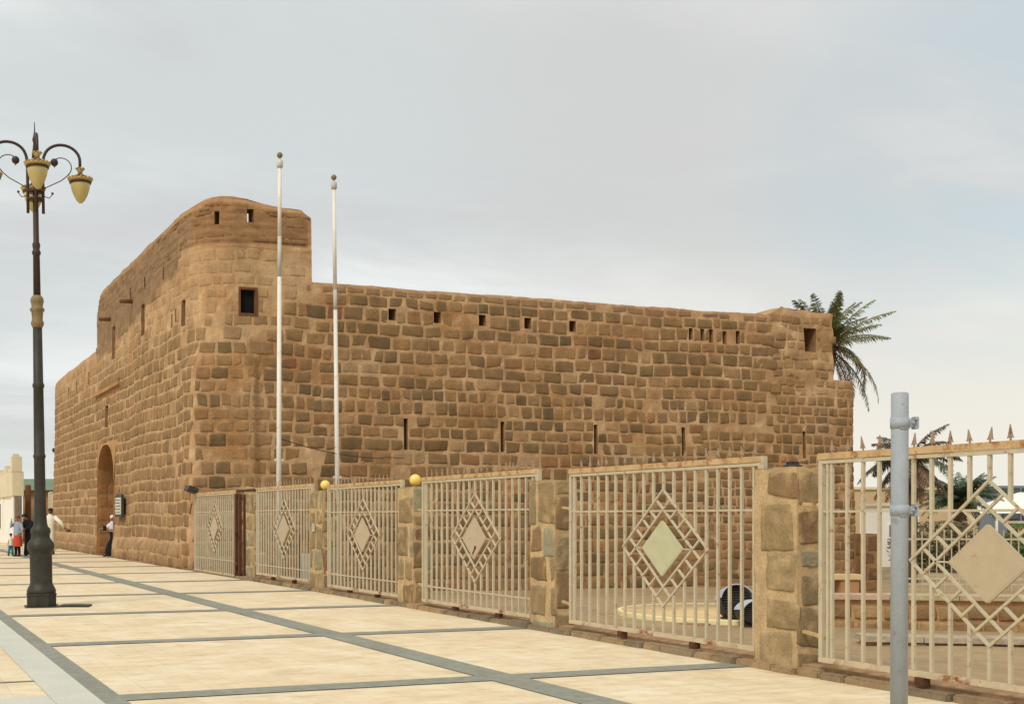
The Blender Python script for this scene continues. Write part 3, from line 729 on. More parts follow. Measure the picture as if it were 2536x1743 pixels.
# ---------------------------------------------------------------- railing panels
def railing(label, b0, b1, bc, ztop, zbot, plate, lowrail, pitch=.188, spikes=True):
    """b0 near end, b1 far end, bc centre of the diamond"""
    x = fx(bc); t = empty('railing_panel', label, 'railing panel', (x, bc, 0), 'cream metal railing panels between the stone pillars')
    n0, n1 = b0 - bc, b1 - bc
    g = G()
    g.bar((0, n0, ztop - .09), (0, n1, ztop - .09), .045, .035)
    for y in (n0 + .02, n1 - .02): g.bar((0, y, zbot + .047), (0, y, ztop - .07), .045, .048)
    G().bar((0, n0 - .004, zbot + .02), (0, n1 + .004, zbot + .02), .052, .05).build('bottom_rail', M['bottom_rail'], t)
    g.bar((0, n1 - .1, zbot + .045), (0, n1 - .1, ztop - .108), .03, .03)
    g.build('frame', M['cream_metal'], t)
    g = G(); g.bar((0, n0 - .01, ztop - .035), (0, n1 + .01, ztop - .035), .06, .065); g.build('top_rail', M['rusty_rail'], t)
    for z in ((ztop - .58, .42) if lowrail else (ztop - .58,)):
        g = G(); g.bar((.0, n0 + .04, z), (.0, n1 - .04, z), .018, .022); g.build('cross_rail', M['cream_metal'], t)
    cz = ztop - 1.03; H_, W_ = .70, .78
    k0 = math.ceil((n0 + .09) / pitch); k1 = math.floor((n1 - .13) / pitch)
    for k in range(k0, k1 + 1):
        y = k * pitch; g = G(); zl, zh = zbot + .046, ztop - .11
        if abs(y) < W_ - .03:
            hh = H_ * (1 - abs(y) / W_)
            G().bar((0, y, zl), (0, y, cz - hh - .005), .029, .029).build('bar', M['cream_metal'], t); g.bar((0, y, cz + hh + .005), (0, y, zh), .029, .029)
        else: g.bar((0, y, zl), (0, y, zh), .029, .029)
        b = g.build('bar', M['cream_metal'], t)
        if spikes:
            g = G(); rr = random.Random(int(bc * 10) + k); zz = ztop - .003; ln = rr.uniform(.9, 1.05); tx, ty = rr.uniform(-.1, .1), rr.uniform(-.12, .12)
            def sp(px, pz): return (tx * pz, y + px + ty * pz, zz + pz * ln)
            w = .006
            pts = [(-.006, 0), (.006, 0), (.006, .035), (.028, .02), (.017, .055), (0, .135), (-.017, .055), (-.028, .02), (-.006, .035)]
            vv = [Vector(sp(*p)) + Vector((sx * w, 0, 0)) for sx in (-1, 1) for p in pts]; m = len(pts)
            g.add(vv, [tuple(range(m)), tuple(range(2 * m - 1, m - 1, -1))] + [(i, i + m, (i + 1) % m + m, (i + 1) % m) for i in range(m)])
            s_ = g.build('spike', M['spike'], b)
    # diamond lattice: six by six cells, outer ring only
    def D(p, q): u = p / 6; v = q / 6; return Vector((0, (u - v) * W_, cz + (u + v - 1) * H_))
    g = G(); tb = .022
    for k in range(7):
        full = k in (0, 1, 5, 6)
        for lo, hi in (((0, 6),) if full else ((0, 1), (5, 6))):
            off = Vector((-.009 if k % 2 else -.013, 0, 0)); 
            g.bar(D(k, lo) + off, D(k, hi) + off, tb, tb, up=(1, 0, 0)); off = Vector((-.003, 0, 0)); g.bar(D(lo, k) + off, D(hi, k) + off, tb, tb, up=(1, 0, 0))
    g.build('diamond_lattice', M['cream_metal'], t)
    g = G(); pw, ph = W_ * .46, H_ * .46; th = .012
    q = [(0, ph), (pw, 0), (0, -ph), (-pw, 0)]
    g.add([(-.02 + e, a, cz + b_) for e in (-th, th) for a, b_ in q], [(0, 1, 2, 3), (7, 6, 5, 4), (0, 4, 5, 1), (1, 5, 6, 2), (2, 6, 7, 3), (3, 7, 4, 0)])
    for i in range(4):
        a, b_ = q[i], q[(i + 1) % 4]; g.bar((-.02, a[0], cz + a[1]), (-.02, b_[0], cz + b_[1]), .028, .02, up=(1, 0, 0))
    g.build('diamond_plate', plate, t)
    # struts holding the plate
    g = G()
    for sy in (1, -1): G().bar((-.012, sy * pw, cz), (-.012, sy * W_ * .667, cz), .016, .016).build('plate_strut', M['cream_metal'], t)
    # hinges and feet
    for z in (1.72, .42) if zbot > .1 else ():
        g = G(); g.bar((.0, n1, z), (.06, n1 + .28, z + .02), .035, .03); g.ball((.0, n1 + .02, z), .03, 8); g.build('hinge', M['rusty_rail'], t)
    if zbot > .1:
        for y in (n0 + .3 * (n1 - n0), n0 + .68 * (n1 - n0)):
            g = G(); g.box((-.045, y - .045, .09), (.045, y + .045, zbot - .006)); g.box((-.046, y - .03, .1), (-.0465, y + .03, zbot - .02)); g.build('foot', M['rust'], t)
        g = G(); g.box((-.03, n0 - .05, ztop - .22), (.03, n0 - .003, ztop - .005), bev=.006); g.build('bracket', M['cream_metal'], t)
    return t
railing('nearest cream railing panel with large tan diamond plate, behind the grey post', 5.27, 8.95, 7.11, 2.24, .17, M['pink_plate'], False)
railing('cream railing panel with pale greenish diamond plate, far side of the nearest stone pillar', 9.80, 13.37, 11.42, 2.26, .17, M['green_plate'], False)
railing('cream railing panel whose tan diamond plate has a rust scar, third nearest', 14.26, 17.92, 16.09, 2.30, .15, M['pink_plate'], True)
railing('cream railing panel between the two pillars topped by yellow globes', 18.86, 22.44, 20.62, 2.29, .15, M['pink_plate'], True)
railing('cream railing panel in front of the first flagpole, next to the rusty gate post', 23.5, 27.37, 25.35, 2.35, .18, M['pink_plate'], True)
railing('farthest cream railing panel, a gate leaf next to the fort corner', 29.35, 33.55, 31.4, 2.34, .02, M['pink_plate'], True, spikes=False)
g = G()
for (x, w, y, zt) in ((0, .09, 28.48, 2.2), (.05, .07, 28.66, 2.15), (-.02, .08, 28.86, 2.22), (.04, .05, 29.02, 2.2), (0, .12, 29.2, 2.24)):
    g.bar((fx(y) + x, y, 0), (fx(y) + x, y, zt), w, w)
for z in (.15, .9, 1.5, 2.1): g.bar((fx(28.8) + .03, 28.46, z), (fx(28.8) + .03, 29.22, z), .05, .12)
for z in (.35, 1.22): g.ball((fx(28.8) - .05, 29.1, z), .06, 8, (1, 1.2, 1.4))
tag(g.build('rusty_gate_post', M['rust']), 'dark rusty steel gate post with hinges between railing and pillar', 'gate post')
g = G(); g.box((fx(29) + .02, 27.9, 2.28), (fx(29) + .16, 31.2, 2.34), bev=.01)
tag(g.build('steel_beam', M['rust']), 'short dark rusty beam lying across above the farthest gate leaf', 'beam')
t = empty('floodlight', 'black floodlight mounted low on the fort corner above the gate leaf', 'floodlight', (9.1, 33.5, 2.42))
G().box((-.2, -.28, -.07), (.12, .28, .09), rot=Matrix.Rotation(.35, 3, 'Y'), bev=.02).build('housing', M['black_plastic'], t)
G().bar((.05, 0, .05), (.15, .45, .1), .04).build('arm', M['black_plastic'], t)

# rust scar on a plate
g = G(); x = fx(16.09) - .0365
g.add([(x, 15.99, 1.14), (x, 16.08, 1.04), (x, 16.12, .97), (x, 16.1, 1.03), (x, 16.14, 1.02), (x, 16.08, 1.09), (x, 16.05, 1.16)], [(0, 1, 2, 3, 4, 5, 6)])
sc = g.build('rust_scar', M['rust']); pp = [o for o in bpy.data.objects if o.name.startswith('railing_panel') and abs(o.location.y - 16.09) < .01][0]
sc.parent = pp; sc.location = -pp.location

# ---------------------------------------------------------------- flagpoles
def flagpole(label, x, y, zb, zt, gray, lean):
    t = empty('flagpole', label, 'flagpole', (x, y, zb), 'white flagpoles in front of the fort'); h = zt - zb
    t.rotation_euler = lean
    def seg(a, b, name, m, r0=.078, r1=.052):
        ra = r0 + (r1 - r0) * a / h; rb = r0 + (r1 - r0) * b / h
        G().tube([(0, 0, a), (0, 0, b)], [ra, rb], 14).build(name, m, t)
    g0, g1 = gray[0] - zb, gray[1] - zb
    seg(0, g0, 'pole', M['pole_white']); seg(g0, g1, 'weathered_section', M['pole_grey']); seg(g1, h - .42, 'pole', M['pole_white'])
    G().lathe([(.07, h - .44), (.09, h - .42), (.09, h - .24), (.03, h - .22), (.02, h - .16)], n=16).build('cap', M['pole_grey'], t)
    G().ball((0, 0, h - .085), .085, 16).build('ball', M['dull_gold'], t)
    G().box((-.13, -.03, 3.6), (.13, .03, 3.68), bev=.01).build('cleat', M['pole_white'], t)
    G().lathe([(.2, 0), (.2, .03), (.1, .05)], n=18).build('base_plate', M['pole_grey'], t)
flagpole('taller looking left white flagpole with ball finial, nearer the gate', 10.9, 30.8, gh(10.9, 30.8), 12.0, (8.45, 9.6), (0, math.radians(.18), 0))
flagpole('right hand white flagpole with ball finial, closer to the long wall', 13.35, 32.25, gh(13.35, 32.25), 12.0, (7.9, 8.5), (0, math.radians(-.7), 0))
g = G(); pts = []
A = Vector((11.0, 30.9, 3.85)); B = Vector((16.4, 34.02, 3.55))
for i in range(25):
    t_ = i / 24; p = A.lerp(B, t_); p.z -= .32 * 4 * t_ * (1 - t_) * (.6 if t_ < .8 else .4); pts.append(p)
tag(g.tube(pts, .012, 6).build('cable', M['cable']), 'thin dark cable sagging from the left flagpole to the fort wall', 'cable')

# ---------------------------------------------------------------- ornate street lamp
lx, ly = 2.87, 20.88
lamp = empty('street_lamp', 'tall ornate dark street lamp with four hanging acorn lanterns on scrolled arms', 'street lamp', (lx, ly, 0))
lamp.rotation_euler = (math.radians(.3), math.radians(-.85), math.radians(-5))
G().box((-.3, -.3, .0), (.3, .3, .015)).build('base_plate', M['dark_metal'], lamp)
G().lathe([(.275, .012), (.275, .2), (.285, .215), (.285, .235), (.26, .25)], n=8, smooth=False, rot=math.pi / 8).build('plinth', M['dark_metal'], lamp)
prof = [(.25, .24), (.262, .28), (.24, .34), (.205, .4), (.198, .44), (.198, .95), (.205, .98), (.235, 1.03), (.245, 1.08), (.235, 1.14), (.19, 1.2), (.165, 1.24), (.165, 1.3), (.18, 1.34), (.175, 1.4), (.135, 1.44), (.12, 1.5), (.108, 1.7),
        (.1, 2.2), (.098, 2.66), (.112, 2.68), (.112, 2.72), (.098, 2.74), (.09, 3.92), (.105, 3.94), (.105, 3.99), (.088, 4.02), (.082, 5.0)]
G().lathe(prof, n=20).build('lower_post', M['dark_metal'], lamp)
G().lathe([(.085, 5.0), (.095, 5.02), (.115, 5.06), (.115, 5.1), (.095, 5.14), (.098, 5.2), (.105, 5.28), (.13, 5.31), (.13, 5.34), (.1, 5.37), (.105, 5.42), (.12, 5.48), (.11, 5.53), (.09, 5.56), (.068, 5.58)], n=20).build('collar', M['dull_gold'], lamp)
G().lathe([(.066, 5.57), (.06, 6.3), (.078, 6.32), (.078, 6.36), (.058, 6.4), (.07, 6.46), (.07, 6.5), (.052, 6.54), (.048, 7.9), (.04, 8.2), (.028, 8.3), (.045, 8.36), (.03, 8.42), (.012, 8.5), (.006, 8.68)], n=16).build('upper_post', M['brown_metal'], lamp)
for z in (7.28, 7.42): G().lathe([(.15, z), (.15, z + .035)], n=16).build('arm_ring', M['brown_metal'], lamp)
for k in range(4):
    a = k * math.pi / 2; dx, dy = math.cos(a), math.sin(a)
    def q(r, z): return Vector((dx * r, dy * r, z))
    pts = [q(.135, 7.05), q(.135, 7.5), q(.135, 7.9), q(.15, 8.05)]
    for i in range(1, 15):
        th = math.pi * (1 - i / 14 * 1.0); pts.append(q(.475 + .32 * math.cos(th), 8.03 + .27 * math.sin(th)))
    pts.append(q(.797, 7.86))
    arm = G().tube(pts, .027, 10).build('arm', M['brown_metal'], lamp)
    sc = G(); sp = []
    for i in range(30):      # scroll
        th = -.9 + i / 29 * 4.6; r = .24 - .0052 * i; sp.append(q(.43 + r * math.cos(th), 7.93 + r * .85 * math.sin(th)))
    sc.tube([q(.6, 7.78), q(.46, 7.66), q(.15, 7.5)], .009, 6); sc.tube(sp, .009, 6)
    sc.tube([q(.15, 7.36), q(.24, 7.33), q(.3, 7.4)], .008, 6); sc.ball(q(.3, 7.42), .024, 8); sc.ball(q(.34, 7.98), .07, 14, (1, 1, 1))
    s_ = sc.build('scroll', M['brown_metal'], arm)
    c = q(.797, 0)
    ln = G()
    ln.lathe([(.0, 7.27), (.03, 7.275), (.075, 7.32), (.125, 7.41), (.16, 7.51), (.178, 7.6), (.175, 7.64)], (c.x, c.y, 0), 22)
    glass = ln.build('lantern_glass', M['lamp_glass'], arm)
    rb = G(); rb.lathe([(.178, 7.62), (.196, 7.625), (.2, 7.645), (.185, 7.66)], (c.x, c.y, 0), 22); rb.lathe([(.19, 7.7), (.13, 7.75), (.07, 7.785), (.04, 7.8)], (c.x, c.y, 0), 22)
    rb.build('lantern_cap', M['brown_metal'], arm)
    cr = G(); cr.lathe([(.186, 7.655), (.215, 7.67), (.222, 7.69), (.205, 7.71), (.186, 7.7)], (c.x, c.y, 0), 22)
    for i in range(16):
        th = i / 16 * 2 * math.pi; cr.ball(c + Vector((.212 * math.cos(th), .212 * math.sin(th), 7.715)), .024, 6)
    cr.lathe([(.045, 7.79), (.04, 7.83), (.075, 7.88), (.07, 7.885)], (c.x, c.y, 0), 12)
    for i in range(8):
        th = i / 8 * 2 * math.pi; cr.ball(c + Vector((.07 * math.cos(th), .07 * math.sin(th), 7.895)), .02, 6)
    cr.build('lantern_crown', M['gold'], arm)
g = G(); g.box((-.26, -.2, 0), (.26, .2, .03), bev=.006); g.box((-.1, -.06, .03), (.1, .06, .036))
o = tag(g.build('access_cover', M['dark_metal'], loc=(3.46, 20.72, .0)), 'dark flat access cover on the paving beside the street lamp', 'cover'); o.rotation_euler = (0, 0, -YAW)

# ---------------------------------------------------------------- grey post with clamps
post = empty('grey_post', 'blue grey painted steel post with two clamps standing in front of the nearest railing', 'post', at(4.565, 8.5, 0))
post.rotation_euler = (0, math.radians(.15), -YAW)
G().tube([(0, 0, -.02), (0, 0, 2.515), (0, 0, 2.52)], [.0585, .0585, .056], 24).build('tube', M['post_grey'], post)
G().lathe([(.05, 2.5), (.05, 2.523)], n=20).build('open_top', M['rust'], post)
for z in (2.3, 1.655):
    g = G(); g.lathe([(.061, z - .04), (.064, z - .04), (.064, z + .04), (.061, z + .04)], n=24)
    g.box((.06, -.012, z - .03), (.115, .012, z + .03), bev=.003); g.box((.1, -.03, z - .045), (.128, .03, z - .02), bev=.003); g.box((.1, -.03, z + .02), (.128, .03, z + .045), bev=.003)
    g.box((.115, -.025, z - .03), (.13, .025, z + .03)); g.tube([(.09, -.035, z), (.09, .035, z)], .01, 8)
    g.tube([(-.03, -.06, z - .042), (.0, -.066, z - .042), (.05, -.045, z - .042)], .004, 5)
    g.build('clamp', M['post_grey'], post)

# ---------------------------------------------------------------- yard furniture
# round paved platform with painted rim
c = at(7.9, 20.3); zc = -.14
pf = empty('round_platform', 'low round paved platform with pale yellow painted rim inside the yard', 'platform', (c.x, c.y, zc))
n_ = 56; g = G(); Rr = 1.9
g.lathe([(Rr - .05, -.2), (Rr - .05, .075)], n=n_).build('paved_top', M['tan_stone'], pf)
g = G(); vs = []
for r, z in ((Rr - .07, .06), (Rr - .06, .083), (Rr, .083), (Rr + .01, .07), (Rr + .02, -.05)):
    for k in range(n_): vs.append((r * math.cos(2 * math.pi * k / n_), r * math.sin(2 * math.pi * k / n_), z))
g.add(vs, [(i * n_ + k, i * n_ + (k + 1) % n_, (i + 1) * n_ + (k + 1) % n_, (i + 1) * n_ + k) for i in range(4) for k in range(n_)])
g.build('rim', M['yellow_kerb'], pf)
g = G()
for k in range(26):
    a0 = 2 * math.pi * k / 26; rr = random.Random(k)
    pts = []
    for r in (Rr + .05, Rr + .3):
        for a in (a0 + .015, a0 + 2 * math.pi / 26 - .015): pts.append((r * math.cos(a), r * math.sin(a)))
    z = .01 + rr.uniform(-.015, .015)
    g.add([(x, y, zz) for zz in (-.15, z) for x, y in (pts[0], pts[2], pts[3], pts[1])], [(0, 1, 2, 3), (7, 6, 5, 4), (0, 4, 5, 1), (1, 5, 6, 2), (2, 6, 7, 3), (3, 7, 4, 0)], mixc(lin((150, 120, 82)), lin((186, 156, 112)), rr.random()))
g.build('kerb_ring', M['kerb'], pf)
# round dark floodlights
def drum(label, l, d, z, r, yaw, tilt, sx=1.):
    t = empty('drum_floodlight', label, 'floodlight', at(l, d, z), 'dark drum shaped floodlights on the round platform'); t.rotation_euler = (tilt, 0, yaw); t.scale = (sx, 1, 1)
    g = G(); n_ = 28; L_ = .34
    for i, (rr_, y_) in enumerate(((r * .55, .30), (r * .9, .22), (r, .05), (r, -L_ / 2))): pass
    prof_ = [(.0, .26), (r * .6, .25), (r * .9, .18), (r, .08), (r, -.1), (r * .92, -.12), (r * .92, -.05), (0, -.05)]
    vs = []
    for rr_, y_ in prof_:
        for k in range(n_): vs.append((rr_ * math.cos(2 * math.pi * k / n_), y_, rr_ * math.sin(2 * math.pi * k / n_)))
    g.add(vs, [(i * n_ + k, (i + 1) * n_ + k, (i + 1) * n_ + (k + 1) % n_, i * n_ + (k + 1) % n_) for i in range(len(prof_) - 1) for k in range(n_)], smooth=True)
    g.build('housing', M['black_plastic'], t)
    g = G()
    for k in range(-5, 6):
        z_ = k * r * .16; w_ = math.sqrt(max(0, (r * .9) ** 2 - z_ * z_)); g.bar((-w_, -.075, z_), (w_, -.075, z_), .008, .014)
    g.build('grille', M['black_plastic'], t)
    g = G(); vs = []
    for ri, yy in ((r * 1.01, .12), (r * 1.07, .12), (r * 1.07, -.17), (r * 1.01, -.17)):
        for k in range(n_ + 1): a = math.radians(22) + k / n_ * math.radians(146); vs.append((ri * math.cos(a), yy, ri * math.sin(a)))
    m = n_ + 1
    g.add(vs, [(i * m + k, i * m + k + 1, ((i + 1) % 4) * m + k + 1, ((i + 1) % 4) * m + k) for i in range(4) for k in range(n_)], smooth=False)
    g.build('hood', M['white_plastic'], t)
    g = G(); g.bar((-r * .8, .05, -r * .95), (r * .8, .05, -r * .95), .1, .06); g.build('stand', M['black_plastic'], t)
drum('larger dark drum floodlight with white hood at the back, left one', 7.42, 18.85, .2, .27, math.radians(-20), math.radians(-14))
drum('lower dark drum floodlight with white hood, right one beside the pillar', 7.5, 18.2, .1, .19, math.radians(-15), math.radians(-4), 1.5)
# planter wall
def skew_box(g, l0, d0, l1, d1, th, z0, z1, **k):
    a = at(l0, d0); b = at(l1, d1); u = (b - a).normalized(); n_ = Vector((-u.y, u.x, 0))
    if n_.dot(FWD) < 0: n_ = -n_
    L_ = (b - a).length
    return a, u, n_, L_
def low_wall(name, label, l0, d0, l1, d1, th, z0, z1, cols, cap, seed, hmin=.2, hmax=.27):
    a, u, n_, L_ = skew_box(None, l0, d0, l1, d1, th, z0, z1)
    t = empty(name, label, 'low wall', (a.x, a.y, z0)); rr = random.Random(seed)
    g = G()
    def bx(g, s0, s1, e0, e1, za, zb, col):
        q = [a + u * s + n_ * e for s, e in ((s0, e0), (s1, e0), (s1, e1), (s0, e1))]
        g.add([Vector((p.x - a.x, p.y - a.y, zz)) for zz in (za - z0, zb - z0) for p in q], [(3, 2, 1, 0), (4, 5, 6, 7), (0, 1, 5, 4), (1, 2, 6, 5), (2, 3, 7, 6), (3, 0, 4, 7)], col)
    bx(g, 0, L_, .02, th, z0 - .3, z1 - .08, lin((176, 140, 98)))
    def F(S, Z, d): p = a + u * S + n_ * (.02 - d); return Vector((p.x - a.x, p.y - a.y, Z - z0))
    z = z0 - .05
    while z < z1 - .16:
        h = rr.uniform(hmin, hmax); s = 0
        while s < L_ - .1:
            w = rr.uniform(.28, .6); c_ = lin(rr.choice(cols)); stone(g, F, s + .015, min(s + w, L_) - .015, z + .012, min(z + h, z1 - .08) - .012, .035, c_, rr, jit=.012); s += w
        z += h
    g.build('stonework', M['masonry'], t)
    g = G(); s = -.05
    while s < L_:
        w = rr.uniform(.7, 1.1); bx(g, s, min(s + w - .012, L_ + .05), -.05, th + .05, z1 - .075, z1 + rr.uniform(-.006, .006), tuple(c * rr.uniform(.9, 1.05) for c in lin(cap))); s += w
    g.build('coping', M['kerb'], t)
low_wall('planter_wall', 'low yard wall of tan blocks with flat coping seen through the nearest railing', 8.5, 18.1, 15.2, 17.0, .4, -.2, .39, [(150, 120, 82), (134, 106, 72), (162, 132, 92), (142, 114, 82)], (190, 166, 130), 5)
low_wall('slab_kerb', 'low row of grey green kerb slabs in front of the yard wall', 8.0, 15.7, 13.2, 14.7, .35, -.25, -.02, [(128, 112, 84), (150, 130, 100)], (170, 160, 130), 6)
g = G(); g.box((-.13, -.02, -.3), (.13, .02, .62), bev=.006)
o = tag(g.build('metal_board', M['pole_grey'], loc=at(.62, 31.3, 0)), 'small pale grey board standing behind the railing beside the first flagpole', 'board'); o.rotation_euler = (-.08, 0, -YAW)
g = G(); g.box((-.05, -.04, -.4), (.05, .04, 1.15), bev=.01); g.box((-.02, -.05, .9), (.02, -.04, 1.1))
o = tag(g.build('dark_post', M['black_plastic'], loc=at(.44, 30.6, 0)), 'narrow dark upright post behind the railing next to the pale grey board', 'post'); o.rotation_euler = (0, 0, -YAW)
# bench
t = empty('stone_bench', 'simple pale stone bench by the foot of the long fort wall', 'bench', at(13.9, 28.6, gh(16, 22)))
t.rotation_euler = (0, 0, -YAW)
G().box((-.75, -.25, .36), (.5, .25, .5), bev=.02).build('seat', M['tan_stone'], t)
G().box((-.1, -.2, -.1), (.38, .2, .358), bev=.02).build('support', M['brown_wall'], t)
# rear railing of the yard
rf = empty('rear_railing', 'distant tan metal railing along the far side of the yard', 'railing', at(17.3, 32, 0)); rf.rotation_euler = (0, 0, -YAW + math.radians(-6))
for z in (.05, .2, 1.3): G().bar((0, 0, z - .3), (9, 0, z - .3), .05, .05).build('rail', M['cream_metal'], rf)
rr = random.Random(2)
for k in range(46): G().bar((.1 + .195 * k, -.028, -.5), (.1 + .195 * k, -.028, 1.22 + rr.uniform(0, .06)), .026).build('bar', M['cream_metal'], rf)
for (l, d, w, h, lb) in ((16.05, 31.5, .5, 1.15, 'squat brown stone pillar at the left end of the rear railing'), (22.3, 31, .45, 1.1, 'pale stone pillar partway along the rear railing')):
    g = G(); rubble_box(g, -w / 2, w / 2, -w / 2, w / 2, -.9, h, int(l * 7), [(120, 86, 58), (108, 80, 56), (132, 98, 66)], lin((140, 108, 74)))
    o = g.build('stone_pillar', M['pillar']); o.location = at(l, d, 0); o.rotation_euler = (0, 0, -YAW); tag(o, lb, 'pillar', 'stone pillars of the rear railing')

# ---------------------------------------------------------------- palms and shrubs
def frond(g, base, dirn, up0, length, droop, col, nl=34, lw=.05, ll=.42, curl=.0):
    rr = R; p = Vector(base); d = Vector((dirn[0], dirn[1], 0)).normalized(); el = up0; pts = [p.copy()]; tans = []
    st = length / 18
    for i in range(18):
        v = d * math.cos(el) + Vector((0, 0, 1)) * math.sin(el); p = p + v * st; pts.append(p.copy()); tans.append(v); el -= droop / 18 * (1 + curl * i / 9)
    tans.append(tans[-1]); g.tube(pts, [.03 * (1 - i / 20) + .005 for i in range(19)], 5, col=tuple(c * .9 for c in mixc(col, (.2, .15, .08), .5)))
    side = Vector((-d.y, d.x, 0))
    for i in range(nl):
        f = .12 + .88 * i / nl; x = f * 18; k = min(int(x), 17); q = pts[k].lerp(pts[k + 1], x - k); T_ = tans[k]; n_ = side.cross(T_).normalized()
        L_ = ll * (math.sin(math.pi * min(1, f * .8 + .18)) ** .6) * rr.uniform(.85, 1.1)
        for sg in (-1, 1):
            dd = (side * sg * .8 + T_ * rr.uniform(.5, .8) + n_ * rr.uniform(-.25, .35) + Vector((0, 0, -.75 * rr.random()))).normalized()
            w = T_ * lw * .5; e = q + dd * L_; mid = q + dd * L_ * .5 + Vector((0, 0, .02)); e.z -= .12 * L_
            kk = rr.uniform(.7, 1.35); c = tuple(v * kk for v in col)
            g.add([q - w * .5, q + w * .5, mid + w, mid - w, e], [(0, 1, 2, 3), (3, 2, 4)], c)
def palm(label, base, ht, fr, trunk_r, seed, ncol=((110, 118, 66), (124, 124, 80), (132, 118, 84))):
    global R; R = random.Random(seed)
    t = empty('palm_tree', label, 'palm tree', base); g = G(); pts = []; rad = []
    for i in range(40):
        z = -.3 + (ht + .3) * i / 39; pts.append((.12 * nz(z * .3, seed, 0), .1 * nz(z * .3, 5, seed), z)); rad.append(trunk_r * (1.15 if i % 2 else .92) * (1.25 if i < 3 else 1) * (1.25 if i > 35 else 1))
    g.tube(pts, rad, 12); 
    for k in range(26):
        a = R.uniform(0, 6.28); z = ht - R.uniform(0, .5); g.bar((math.cos(a) * trunk_r, math.sin(a) * trunk_r, z), (math.cos(a) * trunk_r * 2, math.sin(a) * trunk_r * 2, z + .22), .07, .02)
    g.build('trunk', M['palm_trunk'], t); g = G(); tp = Vector(pts[-1])
    for (az, el, L_, dr, ci) in fr: frond(g, tp, (math.sin(az), math.cos(az)), el, L_, dr, lin(ncol[ci]), nl=64, lw=.038)
    g.build('crown', M['palm_leaf'], t); return t
def azr(rgt): return math.radians(90) + YAW + rgt    # azimuth pointing to the viewer's right, plus offset
R = random.Random(3); fr = []
for k in range(30):
    el = math.radians(R.uniform(25, 85)); fr.append((R.uniform(0, 6.28), el, R.uniform(2.1, 2.6), R.uniform(.5, 1.2), R.choice((0, 0, 1))))
for off, el, L_, dr, ci in ((0, 62, 2.9, .6, 0), (.3, 48, 3.0, .7, 1), (-.2, 34, 3.1, .9, 1), (.1, 22, 2.2, 2.6, 2), (-.2, 12, 3.2, 2.3, 2), (.2, 5, 2.9, 2.3, 2), (-.5, -10, 2.9, 1.5, 2), (.4, -15, 3.3, 1.35, 2), (0, -30, 3.3, 1.0, 2),
                            (.6, -60, 2.2, .5, 2), (-.4, -35, 3.0, 1.1, 2)):
    fr.append((azr(off), math.radians(el), L_, dr, ci))
for off, el, L_ in ((3.1, 56, 2.7), (2.9, 64, 2.6), (3.3, 72, 2.5), (2.6, 60, 2.7), (2.5, 76, 2.5), (1.6, 78, 2.5), (4.6, 76, 2.4)): fr.append((azr(off), math.radians(el), L_, .55, 0))
p = at(22.9, 48.2, 0); palm('tall date palm with drooping fronds standing behind the right end of the fort', (p.x, p.y, -.9), 9.6, fr, .22, 3)
R = random.Random(9); fr = [(R.uniform(0, 6.28), math.radians(R.uniform(5, 75)), R.uniform(1.6, 2.3), R.uniform(1.0, 2.1), R.choice((0, 1, 1))) for _ in range(26)]
fr += [(R.uniform(0, 6.28), math.radians(R.uniform(-50, -5)), R.uniform(1.5, 2.1), R.uniform(.8, 1.3), 2) for _ in range(22)]
p = at(24.6, 45, 0); palm('scruffy palm with brown hanging dead fronds, nearly hidden behind the grey post', (p.x, p.y, -.9), 4.7, fr, .25, 9, ((82, 88, 58), (104, 90, 66), (120, 94, 70)))
R = random.Random(12); fr = [(R.uniform(0, 6.28), math.radians(R.uniform(5, 85)), R.uniform(1.9, 2.5), R.uniform(.7, 1.6), R.choice((0, 0, 1))) for _ in range(44)]
p = at(35.4, 60, 0); palm('bushy dark green palm seen through the nearest railing to the right of the grey post', (p.x, p.y, -.9), 3.3, fr, .3, 12, ((64, 84, 54), (78, 96, 60), (100, 100, 70)))
def shrub(label, base, r, h, n_, seed, cols):
    rr = random.Random(seed); t = empty('shrub', label, 'shrub', base); g = G(); w = G()
    for k in range(9):
        a = rr.uniform(0, 6.28); e = Vector((math.cos(a) * r * rr.uniform(.3, .8), math.sin(a) * r * rr.uniform(.3, .8), h * rr.uniform(.5, .9))); w.tube([(0, 0, 0), e * .5 + Vector((0, 0, .1)), e], [.04, .025, .01], 5)
    w.build('stem', M['palm_trunk'], t)
    for k in range(n_):
        while True:
            q = Vector((rr.uniform(-1, 1), rr.uniform(-1, 1), rr.uniform(0, 1)))
            if q.x ** 2 + q.y ** 2 + (q.z - .4) ** 2 * 1.8 < 1 and nz(q.x * 3, q.y * 3, q.z * 3 + seed) > -.18: break
        c = Vector((q.x * r, q.y * r, q.z * h)); a = Vector((rr.uniform(-1, 1), rr.uniform(-1, 1), rr.uniform(-1, 1))).normalized() * .14; b = a.orthogonal().normalized() * .05
        kk = rr.uniform(.6, 1.3); g.add([c - a, c + b, c + a, c - b], [(0, 1, 2, 3)], tuple(v * kk for v in lin(rr.choice(cols))))
    g.build('foliage', M['leaf'], t)
shrub('dry brown green shrub under the bushy palm', at(32, 56, -.9), 2.2, 2.3, 4000, 4, [(96, 84, 56), (82, 86, 50), (112, 96, 66)])
shrub('bright green shrub to the right of the bushy palm', at(38, 58, -.9), 1.5, 2.2, 2600, 5, [(78, 104, 48), (92, 116, 56), (66, 88, 44)])

